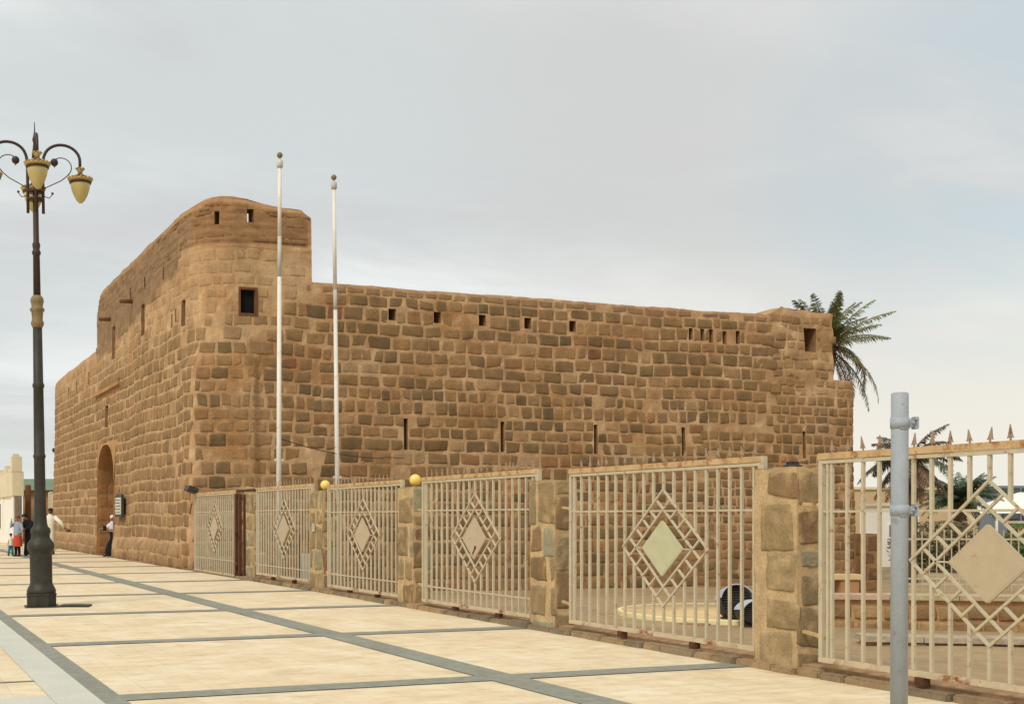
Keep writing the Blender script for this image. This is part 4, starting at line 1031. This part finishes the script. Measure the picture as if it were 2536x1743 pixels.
# ---------------------------------------------------------------- houses
def house(name, label, corner, yaw, w, dpt, h, wall, wins=(), parapet=.0, zb=-1., extra=None):
    t = empty(name, label, 'building', corner); t.rotation_euler = (0, 0, yaw)
    g = G(); g.box((0, 0, zb), (w, dpt, h)); g.build('wall', M[wall], t)
    g = G(); g.box((-.1, -.1, h + .002), (w + .1, dpt + .1, h + .16)); g.build('cornice', M['cream_wall' if wall != 'cream_wall' else 'beige_wall'], t)
    for (x0, z0, x1, z1) in wins:
        o = G().box((x0, -.05, z0), (x1, -.004, z1)).build('window', M['white_wall'], t)
        G().box((x0 + .1, -.065, z0 + .1), (x1 - .1, -.052, z1 - .1)).build('pane', M['glass'], o)
    return t
# cream house at the far left end of the plaza, its side in line with the fort
t = empty('cream_house', 'cream and white street wall with corner turret at the far left of the plaza', 'building', (8.0, 70.0, 0))
G().box((0, 0, -.2), (.45, 40, 2.9)).build('lower_wall', M['white_wall'], t)
G().box((-.12, -.12, 2.902), (.55, 40, 4.35)).build('upper_wall', M['cream_wall'], t)
G().box((0.05, -.14, -.2), (.44, -.01, 2.89)).build('end_wall', M['grey_wall'], t)
rr = random.Random(8)
for k in range(9): G().box((-.12, 1.3 + k * 2.2, 4.352), (.3, 2.3 + k * 2.2, 4.35 + rr.uniform(.15, .5))).build('merlon', M['cream_wall'], t)
g = G(); g.box((-.14, -.14, 4.353), (.45, .7, 5.25)); g.box((-.06, 0, 5.252), (.3, .5, 5.4)); g.build('turret', M['cream_wall'], t)
G().box((-.07, -.06, .0), (-.004, .6, 2.89)).build('pilaster', M['white_wall'], t); G().box((-.07, 6, .0), (-.004, 6.6, 2.89)).build('pilaster', M['white_wall'], t)
o = G().box((-.06, 7.6, .9), (-.004, 11.5, 2.5)).build('window', M['grey_wall'], t); G().box((-.075, 7.9, 1.05), (-.062, 11.2, 2.35)).build('pane', M['glass'], o)
# green roofed building behind
p = at(-18.6, 82, 0)
t = empty('green_roofed_building', 'brown building with pale green sheet metal fascia at the end of the plaza', 'building', p); t.rotation_euler = (0, 0, -YAW)
G().box((0, 0, -.2), (9, 5, 3.55)).build('wall', M['brown_wall'], t)
G().box((-.3, -.4, 3.552), (9.3, 5.2, 4.35)).build('fascia', M['green_roof'], t)
o = G().box((.3, -.06, 0), (1.4, -.004, 2.3)).build('door', M['grey_wall'], t); G().box((1.2, -.1, 1.0), (1.28, -.062, 1.1)).build('handle', M['dark_metal'], o)
G().box((2.1, -.05, 1.2), (4.0, -.004, 2.6)).build('window', M['glass'], t)
tag(G().tube([(0, 0, 0), (0, 0, 3.7), (0, 0, 3.78)], [.2, .19, .1], 12).build('wooden_post', M['wood'], loc=at(-16.9, 76, 0)), 'thick brown wooden post before the green roofed building', 'post')
g = G()
for x in (0, 1.5): g.bar((x, 0, 0), (x, 0, 3.2), .1)
g.bar((0, 0, 3.2), (1.5, 0, 3.2), .1); g.box((.05, -.02, 2.2), (1.45, .02, 3.14))
o = tag(g.build('notice_frame', M['cream_wall'], loc=at(-14.9, 73, 0)), 'pale tall notice frame standing just left of the fort edge', 'notice frame'); o.rotation_euler = (0, 0, -YAW)
# right background
house('beige_house', 'flat roofed beige house just right of the fort behind the scruffy palm', at(34.2, 70, 0), -YAW, 8.2, 6, 3.3, 'beige_wall', ((1.0, 0.6, 2.0, 1.9), (3.4, .6, 4.6, 1.9)))
house('brown_house', 'low brown house far right behind the rear railing', at(50.5, 74, 0), -YAW, 16, 6, 1.2, 'brown_wall', ((3, -.2, 4.2, .8), (6, -.2, 7.4, .8)))
t = empty('white_canopy', 'white peaked canopy roof far right beyond the palm', 'canopy', at(52.4, 82, 0)); t.rotation_euler = (0, 0, -YAW)
g = G(); g.add([(-3, -2.5, 1.9), (4, -2.5, 1.9), (4, 2.5, 1.9), (-3, 2.5, 1.9), (.2, 0, 3.4), (1, 0, 3.4)], [(0, 1, 5, 4), (1, 2, 5), (2, 3, 4, 5), (3, 0, 4), (3, 2, 1, 0)]); g.build('roof', M['white_wall'], t)
for x in (-2.8, 3.8):
    for y in (-2.3, 2.3): G().bar((x, y, -1), (x, y, 1.895), .12).build('post', M['white_wall'], t)
t = empty('glazed_building', 'blue grey framed glazed building at the far right edge', 'building', at(56.2, 90, 0)); t.rotation_euler = (0, 0, -YAW)
G().box((0, 0, -1), (10, 6, 4.1)).build('wall', M['screen'], t)
for k in range(6):
    o = G().box((.2 + k * 1.6, -.05, 1.4), (1.6 + k * 1.6, -.004, 3.9)).build('window', M['sign_dark'], t); G().box((.28 + k * 1.6, -.07, 1.5), (1.52 + k * 1.6, -.052, 3.8)).build('pane', M['glass'], o)
house('pale_block', 'small bright cream block just left of the grey post in the distance', at(31.3, 60, 0), -YAW, 1.4, 2, 2.2, 'white_wall', ((.3, .5, .9, 1.3),))

# ---------------------------------------------------------------- people
def skin_mesh(name, chains, m, parent, sub=2):
    """chains: lists of (x,y,z,r); points closer than 1 mm are merged so the limbs grow from one body"""
    vs, rs, es = [], [], []
    def vid(p):
        for i, q in enumerate(vs):
            if (Vector(q) - Vector(p[:3])).length < .001: return i
        vs.append(p[:3]); rs.append(p[3]); return len(vs) - 1
    for ch in chains:
        ids = [vid(p) for p in ch]
        for a, b in zip(ids, ids[1:]): es.append((a, b))
    me = bpy.data.meshes.new(name); me.from_pydata(vs, es, []); o = bpy.data.objects.new(name, me); COL.objects.link(o)
    md = o.modifiers.new('s', 'SKIN'); md.use_smooth_shade = True; sv = me.skin_vertices[0].data
    for i, r in enumerate(rs):
        rr_ = r if isinstance(r, tuple) else (r, r); sv[i].radius = rr_; sv[i].use_root = (i == 0)
    o.modifiers.new('d', 'SUBSURF').levels = sub
    dg = bpy.context.evaluated_depsgraph_get(); nm = bpy.data.meshes.new_from_object(o.evaluated_get(dg)); bpy.data.objects.remove(o); bpy.data.meshes.remove(me)
    nm.name = name; nm.materials.clear(); nm.materials.append(m); o = bpy.data.objects.new(name, nm); COL.objects.link(o); o.parent = parent
    return o
def hand(wr, d, side, s=1.):
    """palm and five fingers from the wrist wr, pointing along d, thumb towards side"""
    w = Vector(wr); d = Vector(d).normalized(); sd = (Vector(side) - d * Vector(side).dot(d)).normalized(); dn = d.cross(sd).normalized()
    pl_ = w + d * .055 * s; ch = [[(*w, .022 * s), (*pl_, .034 * s)]]
    for k, (ln, of) in enumerate(((.075, .027), (.085, .009), (.078, -.009), (.06, -.027))):
        a = w + d * .095 * s + sd * of * s; b = a + (d * .9 + dn * .25) * ln * .5 * s; c = b + (d * .7 + dn * .6) * ln * .5 * s
        ch.append([(*pl_, .034 * s), (*a, .011 * s), (*b, .0095 * s), (*c, .008 * s)])
    a = w + d * .04 * s + sd * .035 * s; b = a + (d * .6 + sd * .7) * .045 * s; ch.append([(*pl_, .034 * s), (*b, .0105 * s), (*(b + d * .03 * s), .009 * s)])
    return ch
def person(label, pos, yaw, h, pose, skin='skin'):
    """figure faces local -Y; pose gives joint positions for a 1.75 m figure"""
    t = empty('person', label, 'person', pos); t.rotation_euler = (0, 0, yaw); k = h / 1.75; P_ = pose
    def S(p, r): return (p[0] * k, p[1] * k, p[2] * k, (r[0] * k, r[1] * k) if isinstance(r, tuple) else r * k)
    pel, wst, chs, nck, hd = P_['spine']
    ch = [[S(pel, (.15, .11)), S(wst, (.13, .1)), S(chs, (.165, .11)), S(nck, .052), S((nck[0] * .4 + hd[0] * .6, nck[1] * .4 + hd[1] * .6, nck[2] * .4 + hd[2] * .6), .06), S(hd, (.078, .092)), S((hd[0], hd[1] + .01, hd[2] + .075), (.06, .07))]]
    for (sh, el, wr) in P_['arms']: ch.append([S(chs, (.165, .11)), S(sh, .055), S(el, .04), S(wr, .028)])
    for (hp, kn, an, toe) in P_['legs']: ch.append([S(pel, (.15, .11)), S(hp, .085), S(kn, .058), S(an, .036), S(toe, .032)])
    for (sh, el, wr) in P_['arms']:
        dv = Vector(wr) - Vector(el)
        for c in hand([v * k for v in wr], dv, (0, 0, 1), k * 1.05): ch.append(c)
    # nose, ears, eye sockets grow from the head
    ch.append([S(hd, (.078, .092)), S((hd[0], hd[1] - .088, hd[2] - .005), .016), S((hd[0], hd[1] - .112, hd[2] - .02), .012)])
    for sx in (-1, 1): ch.append([S(hd, (.078, .092)), S((hd[0] + sx * .085, hd[1] + .01, hd[2] - .005), .018)])
    body = skin_mesh('body', ch, M[skin], t)
    g = G()
    for sx in (-1, 1): g.ball(Vector((hd[0] + sx * .032, hd[1] - .09, hd[2] + .02)) * k, .012 * k, 8)
    g.build('eyes', M['hair'], t)
    G().ball(Vector((hd[0], hd[1] - .091, hd[2] - .05)) * k, .02 * k, 8, (1, .4, .35)).build('mouth', M['brown_cloth'], t)
    return t, k
def robe(t, k, rings, m, name, n_=28, fold=.03, seed=0):
    """rings: (cx,cy,z,rx,ry)"""
    g = G(); vs = []
    for i, (cx, cy, z, rx, ry) in enumerate(rings):
        for j in range(n_):
            a = 2 * math.pi * j / n_; f = 1 + fold * (1 - i / len(rings)) * math.sin(a * 6 + seed + i * .2) + .02 * nz(a, z * 3, seed)
            vs.append((k * (cx + rx * f * math.cos(a)), k * (cy + ry * f * math.sin(a)), k * z))
    m_ = len(rings)
    fs = [(i * n_ + j, i * n_ + (j + 1) % n_, (i + 1) * n_ + (j + 1) % n_, (i + 1) * n_ + j) for i in range(m_ - 1) for j in range(n_)]
    fs.append(tuple((m_ - 1) * n_ + j for j in range(n_)))
    g.add(vs, fs, None, True); return g.build(name, M[m], t)
def sleeve(t, k, pts, rs, m, name='sleeve'):
    return G().tube([Vector(p) * k for p in pts], [r * k for r in rs], 14).build(name, M[m], t)
def hair_cap(t, k, hd, m='hair', r=.1, name='hair', low=-.02):
    g = G(); g.ball(Vector((hd[0], hd[1] + .02, hd[2] + .045)) * k, r * k, 14, (.93, 1.04, .86)); return g.build(name, M[m], t)
def shoes(t, k, legs, m='shoe'):
    for (hp, kn, an, toe) in legs: G().tube([Vector((an[0], an[1] + .05, .045)) * k, Vector((an[0], an[1], .05)) * k, Vector((toe[0], toe[1] - .02, .035)) * k, Vector((toe[0], toe[1] - .08, .025)) * k], [.035 * k, .048 * k, .045 * k, .022 * k], 10).build('shoe', M[m], t)
toCam = math.pi - 0   # helper: local -Y faces -Y world already
# man in cream robe, arm held out to the right
legs = [((.09, 0, .88), (.11, -.03, .48), (.12, .02, .08), (.12, -.13, .04)), ((-.09, 0, .88), (-.14, .04, .48), (-.16, .1, .08), (-.17, -.05, .04))]
arms = [((.19, 0, 1.4), (.4, -.05, 1.2), (.58, -.1, .98)), ((-.19, 0, 1.4), (-.25, .02, 1.13), (-.22, -.12, .9))]
pose = dict(spine=((0, 0, .92), (0, 0, 1.1), (0, 0, 1.32), (0, 0, 1.49), (.0, -.02, 1.62)), arms=arms, legs=legs)
p = at(-10.15, 50, .0); t, k = person('man in long cream robe holding a dark cap out to his side, beside the fort', (p.x, p.y, 0), -YAW, 2.02, pose)
robe(t, k, [(-.02, .02, .16, .24, .2), (-.02, .01, .5, .2, .17), (0, 0, .85, .18, .15), (0, 0, 1.1, .17, .14), (0, 0, 1.3, .2, .14), (0, 0, 1.42, .19, .12), (0, 0, 1.48, .09, .08), (0, 0, 1.52, .065, .065)], 'white_cloth', 'robe')
for a in arms: sleeve(t, k, [(a[0][0] * .8, a[0][1], a[0][2]), a[1], Vector(a[1]).lerp(Vector(a[2]), .85)], [.085, .075, .065], 'white_cloth')
hair_cap(t, k, (0, -.02, 1.62)); shoes(t, k, legs)
G().ball(Vector((.7, -.13, .9)) * k, .1 * k, 12, (1.1, .8, .6)).build('cap', M['brown_cloth'], t)
# woman in black cloak bending to the left
legs = [((.08, 0, .85), (.08, -.05, .46), (.08, .02, .08), (.08, -.12, .04)), ((-.08, 0, .85), (-.1, -.02, .46), (-.1, .06, .08), (-.12, -.08, .04))]
arms = [((.16, -.02, 1.32), (.1, -.2, 1.12), (-.12, -.26, 1.05)), ((-.2, -.04, 1.28), (-.3, -.18, 1.08), (-.36, -.26, .9))]
pose = dict(spine=((.04, 0, .9), (.03, 0, 1.06), (-.03, -.03, 1.26), (-.08, -.06, 1.42), (-.16, -.1, 1.52)), arms=arms, legs=legs)
p = at(-10.55, 47.6, .0); t, k = person('woman in long black cloak stooping towards the children near the lamp post', (p.x, p.y, 0), -YAW, 1.85, pose, 'skin_light')
robe(t, k, [(.04, .02, .06, .25, .2), (.04, .01, .5, .22, .18), (.04, 0, .85, .2, .17), (.02, 0, 1.1, .2, .16), (-.02, -.02, 1.3, .22, .15), (-.05, -.04, 1.4, .15, .11), (-.08, -.06, 1.45, .08, .08)], 'black_cloth', 'cloak', seed=2)
for a in arms: sleeve(t, k, [(a[0][0] * .8, a[0][1], a[0][2]), a[1], Vector(a[1]).lerp(Vector(a[2]), .9)], [.1, .085, .07], 'black_cloth')
hair_cap(t, k, (-.16, -.08, 1.53), 'black_cloth', .118, 'headscarf'); shoes(t, k, legs)
# girl in grey blue top and red skirt
legs = [((.07, 0, .82), (.07, -.03, .45), (.07, .02, .08), (.07, -.12, .04)), ((-.07, 0, .82), (-.09, -.02, .45), (-.1, .04, .08), (-.12, -.09, .04))]
arms = [((.17, 0, 1.36), (.26, -.06, 1.12), (.22, -.2, .98)), ((-.17, 0, 1.36), (-.28, -.08, 1.25), (-.2, -.16, 1.45))]
pose = dict(spine=((0, 0, .9), (0, 0, 1.06), (0, -.01, 1.28), (0, -.02, 1.45), (0, -.04, 1.58)), arms=arms, legs=legs)
p = at(-10.95, 47.3, .0); t, k = person('girl in grey blue top and red skirt standing left of the woman in black', (p.x, p.y, 0), -YAW - .3, 1.72, pose, 'skin_light')
robe(t, k, [(0, 0, .42, .2, .17), (0, 0, .7, .18, .16), (0, 0, .9, .16, .14), (0, 0, .98, .15, .12)], 'red_cloth', 'skirt', seed=4)
robe(t, k, [(0, 0, .88, .18, .15), (0, 0, 1.1, .16, .13), (0, 0, 1.3, .19, .13), (0, 0, 1.4, .16, .11), (0, 0, 1.46, .07, .07)], 'blue_cloth', 'top', fold=.01)
for a in arms: sleeve(t, k, [(a[0][0] * .8, a[0][1], a[0][2]), a[1], Vector(a[1]).lerp(Vector(a[2]), .85)], [.075, .06, .05], 'blue_cloth')
hair_cap(t, k, (0, -.03, 1.59), 'brown_cloth', .112, 'headscarf'); shoes(t, k, legs)
for L_ in legs: sleeve(t, k, [L_[0], L_[1], (L_[2][0], L_[2][1], .1)], [.09, .07, .055], 'black_cloth', 'trouser_leg')
# toddler
legs = [((.08, 0, .78), (.1, -.05, .42), (.12, -.02, .08), (.12, -.16, .04)), ((-.08, 0, .78), (-.12, .03, .42), (-.16, .08, .08), (-.17, -.06, .04))]
arms = [((.18, 0, 1.3), (.3, -.05, 1.16), (.38, -.1, 1.3)), ((-.18, 0, 1.3), (-.26, -.02, 1.05), (-.28, -.12, .88))]
pose = dict(spine=((0, 0, .86), (0, 0, 1.0), (0, 0, 1.2), (0, 0, 1.38), (0, -.02, 1.53)), arms=arms, legs=legs)
p = at(-11.35, 47.8, .0); t, k = person('toddler in white shirt and teal trousers at the far left of the group', (p.x, p.y, 0), -YAW + .6, .98, pose, 'skin_light')
robe(t, k, [(0, 0, .78, .2, .17), (0, 0, 1.0, .18, .15), (0, 0, 1.24, .2, .14), (0, 0, 1.34, .17, .12), (0, 0, 1.4, .08, .08)], 'white_cloth', 'shirt', fold=.01)
for a in arms: sleeve(t, k, [(a[0][0] * .8, a[0][1], a[0][2]), a[1], Vector(a[1]).lerp(Vector(a[2]), .7)], [.085, .07, .06], 'white_cloth')
for L_ in legs: sleeve(t, k, [L_[0], L_[1], (L_[2][0], L_[2][1], .1)], [.12, .09, .07], 'teal_cloth', 'trouser_leg')
hair_cap(t, k, (0, -.02, 1.55), 'hair', .12); shoes(t, k, legs)
# woman leaving the doorway
legs = [((.08, 0, .86), (.06, .02, .46), (.04, .06, .08), (.04, -.08, .04)), ((-.08, 0, .86), (-.16, -.1, .48), (-.28, -.12, .1), (-.3, -.26, .05))]
arms = [((.17, 0, 1.36), (.24, -.08, 1.14), (.06, -.24, 1.12)), ((-.17, 0, 1.36), (-.3, -.06, 1.16), (-.4, -.2, 1.16))]
pose = dict(spine=((0, 0, .92), (0, 0, 1.08), (0, -.01, 1.3), (0, -.02, 1.46), (-.01, -.04, 1.6)), arms=arms, legs=legs)
t, k = person('woman in white headscarf and black skirt stepping out of the arched doorway', (9.32, 46.75, 0), -YAW - .2, 1.7, pose, 'skin_light')
robe(t, k, [(-.1, -.04, .02, .27, .22), (-.07, -.03, .4, .22, .2), (0, 0, .8, .15, .14), (0, 0, 1.05, .14, .12), (0, 0, 1.12, .13, .11)], 'black_cloth', 'skirt', seed=1)
robe(t, k, [(0, 0, 1.06, .16, .14), (0, 0, 1.2, .17, .14), (0, 0, 1.34, .19, .13), (0, 0, 1.42, .15, .11), (0, -.01, 1.5, .08, .08)], 'lilac_cloth', 'top', fold=.01)
for a in arms: sleeve(t, k, [(a[0][0] * .8, a[0][1], a[0][2]), a[1], Vector(a[1]).lerp(Vector(a[2]), .8)], [.08, .065, .055], 'white_cloth')
hair_cap(t, k, (-.01, -.02, 1.62), 'white_cloth', .12, 'headscarf'); shoes(t, k, legs)
G().box(Vector((-.34, -.3, 1.1)) * k, Vector((-.2, -.2, 1.3)) * k, bev=.01).build('bag', M['black_cloth'], t)

# ---------------------------------------------------------------- sky, sun, camera
w = bpy.data.worlds.new('World'); SC.world = w; w.use_nodes = True; nt = w.node_tree; N = nt.nodes; L = nt.links
bg = N['Background']; bg.inputs['Strength'].default_value = 1.0
sky = N.new('ShaderNodeTexSky'); sky.sky_type = 'NISHITA'; sky.sun_disc = False
SUN_EL = math.radians(48); SUN_AZ = math.radians(236)      # azimuth clockwise from +Y
sky.sun_elevation = SUN_EL; sky.sun_rotation = SUN_AZ; sky.dust_density = 4; sky.air_density = 1.2
def nd(t, **k):
    n_ = N.new(t)
    for a, b in k.items(): setattr(n_, a, b)
    return n_
sk = nd('ShaderNodeVectorMath', operation='SCALE'); L.new(sky.outputs[0], sk.inputs[0]); sk.inputs['Scale'].default_value = .11
tc = nd('ShaderNodeTexCoord'); sep = nd('ShaderNodeSeparateXYZ'); L.new(tc.outputs['Generated'], sep.inputs[0])
# project the view direction on a cloud plane
zz = nd('ShaderNodeMath', operation='ADD'); L.new(sep.outputs[2], zz.inputs[0]); zz.inputs[1].default_value = .18
dx = nd('ShaderNodeMath', operation='DIVIDE'); L.new(sep.outputs[0], dx.inputs[0]); L.new(zz.outputs[0], dx.inputs[1])
dy = nd('ShaderNodeMath', operation='DIVIDE'); L.new(sep.outputs[1], dy.inputs[0]); L.new(zz.outputs[0], dy.inputs[1])
cmb = nd('ShaderNodeCombineXYZ'); L.new(dx.outputs[0], cmb.inputs[0]); L.new(dy.outputs[0], cmb.inputs[1])
mp = nd('ShaderNodeMapping'); L.new(cmb.outputs[0], mp.inputs[0]); mp.inputs['Rotation'].default_value = (0, 0, math.radians(-25)); mp.inputs['Scale'].default_value = (.55, 1.1, 1); mp.inputs['Location'].default_value = (3.3, 1.2, 0)
def wn(scale, det, rg, dist=0.):
    n_ = nd('ShaderNodeTexNoise'); n_.inputs['Scale'].default_value = scale; n_.inputs['Detail'].default_value = det; n_.inputs['Roughness'].default_value = rg; n_.inputs['Distortion'].default_value = dist
    L.new(mp.outputs[0], n_.inputs['Vector']); return n_.outputs['Fac']
def mr(f, a, b, lo, hi, smooth=True):
    r = nd('ShaderNodeMapRange'); r.interpolation_type = 'SMOOTHSTEP' if smooth else 'LINEAR'
    r.inputs[1].default_value = a; r.inputs[2].default_value = b; r.inputs[3].default_value = lo; r.inputs[4].default_value = hi; L.new(f, r.inputs[0]); return r.outputs[0]
def mx(fac, a, b):
    m_ = nd('ShaderNodeMix'); m_.data_type = 'RGBA'
    if isinstance(fac, float): m_.inputs[0].default_value = fac
    else: L.new(fac, m_.inputs[0])
    for s_, i in ((a, 6), (b, 7)):
        if isinstance(s_, tuple): m_.inputs[i].default_value = (*s_, 1)
        else: L.new(s_, m_.inputs[i])
    return m_.outputs[2]
base = mx(mr(wn(.9, 6, .55, .4), .38, .62, 0, 1), lin((215, 221, 220)), lin((242, 246, 244)))       # grey cloud, thin cloud
base = mx(mr(wn(1.7, 7, .58, .8), .46, .68, 0, .55), base, lin((212, 210, 210)))
bd = nd('ShaderNodeVectorMath', operation='DOT_PRODUCT'); nrm = nd('ShaderNodeVectorMath', operation='NORMALIZE'); L.new(tc.outputs['Generated'], nrm.inputs[0]); L.new(nrm.outputs[0], bd.inputs[0])
bv = at(.66, 1., .30).normalized(); bd.inputs[1].default_value = bv
bm_ = nd('ShaderNodeMath', operation='MULTIPLY'); L.new(mr(bd.outputs['Value'], .975, .998, 0, 1), bm_.inputs[0]); L.new(mr(wn(2.6, 5, .5, .5), .3, .55, .15, .95), bm_.inputs[1])
base = mx(bm_.outputs[0], base, lin((192, 219, 231)))
bd2 = nd('ShaderNodeVectorMath', operation='DOT_PRODUCT'); L.new(nrm.outputs[0], bd2.inputs[0]); bd2.inputs[1].default_value = at(.45, 1., .44).normalized()
base = mx(mr(bd2.outputs['Value'], 0.94, .998, 0, .5), base, lin((213, 209, 206)))                             # pale blue gaps
# warm pale glow low on the right
dot = nd('ShaderNodeVectorMath', operation='DOT_PRODUCT'); L.new(tc.outputs['Generated'], dot.inputs[0]); gl = at(.62, .78); dot.inputs[1].default_value = (gl.x, gl.y, 0)
wf = nd('ShaderNodeMath', operation='MULTIPLY'); L.new(mr(dot.outputs['Value'], .72, .99, 0, 1), wf.inputs[0]); L.new(mr(sep.outputs[2], .02, .26, 1, 0), wf.inputs[1])
base = mx(wf.outputs[0], base, lin((250, 243, 229)))
lowf = mr(sep.outputs[2], -.02, .12, .55, 0); base = mx(lowf, base, lin((242, 240, 232)))
fin = mx(.94, sk.outputs[0], base)
L.new(fin, bg.inputs['Color'])
ld = bpy.data.lights.new('sun', 'SUN'); ld.energy = 2.1; ld.angle = math.radians(16); ld.color = (1, .965, .9)
so = bpy.data.objects.new('sun', ld); COL.objects.link(so)
sd = Vector((math.sin(SUN_AZ) * math.cos(SUN_EL), math.cos(SUN_AZ) * math.cos(SUN_EL), math.sin(SUN_EL)))
so.rotation_euler = (-sd).to_track_quat('-Z', 'Y').to_euler()

cd = bpy.data.cameras.new('camera'); cam = bpy.data.objects.new('camera', cd); COL.objects.link(cam)
cam.location = (0, 0, EYE); cam.rotation_euler = (math.radians(90), 0, -YAW)
cd.sensor_width = 36; cd.lens = 36 * 2600 / 2322
cd.shift_x = (1161 - 642) / 2322; cd.shift_y = (1172 - 797) / 2322; cd.clip_end = 4000; cd.clip_start = .05
SC.camera = cam
SC.view_settings.view_transform = 'Standard'; SC.view_settings.look = 'None'; SC.view_settings.exposure = 0
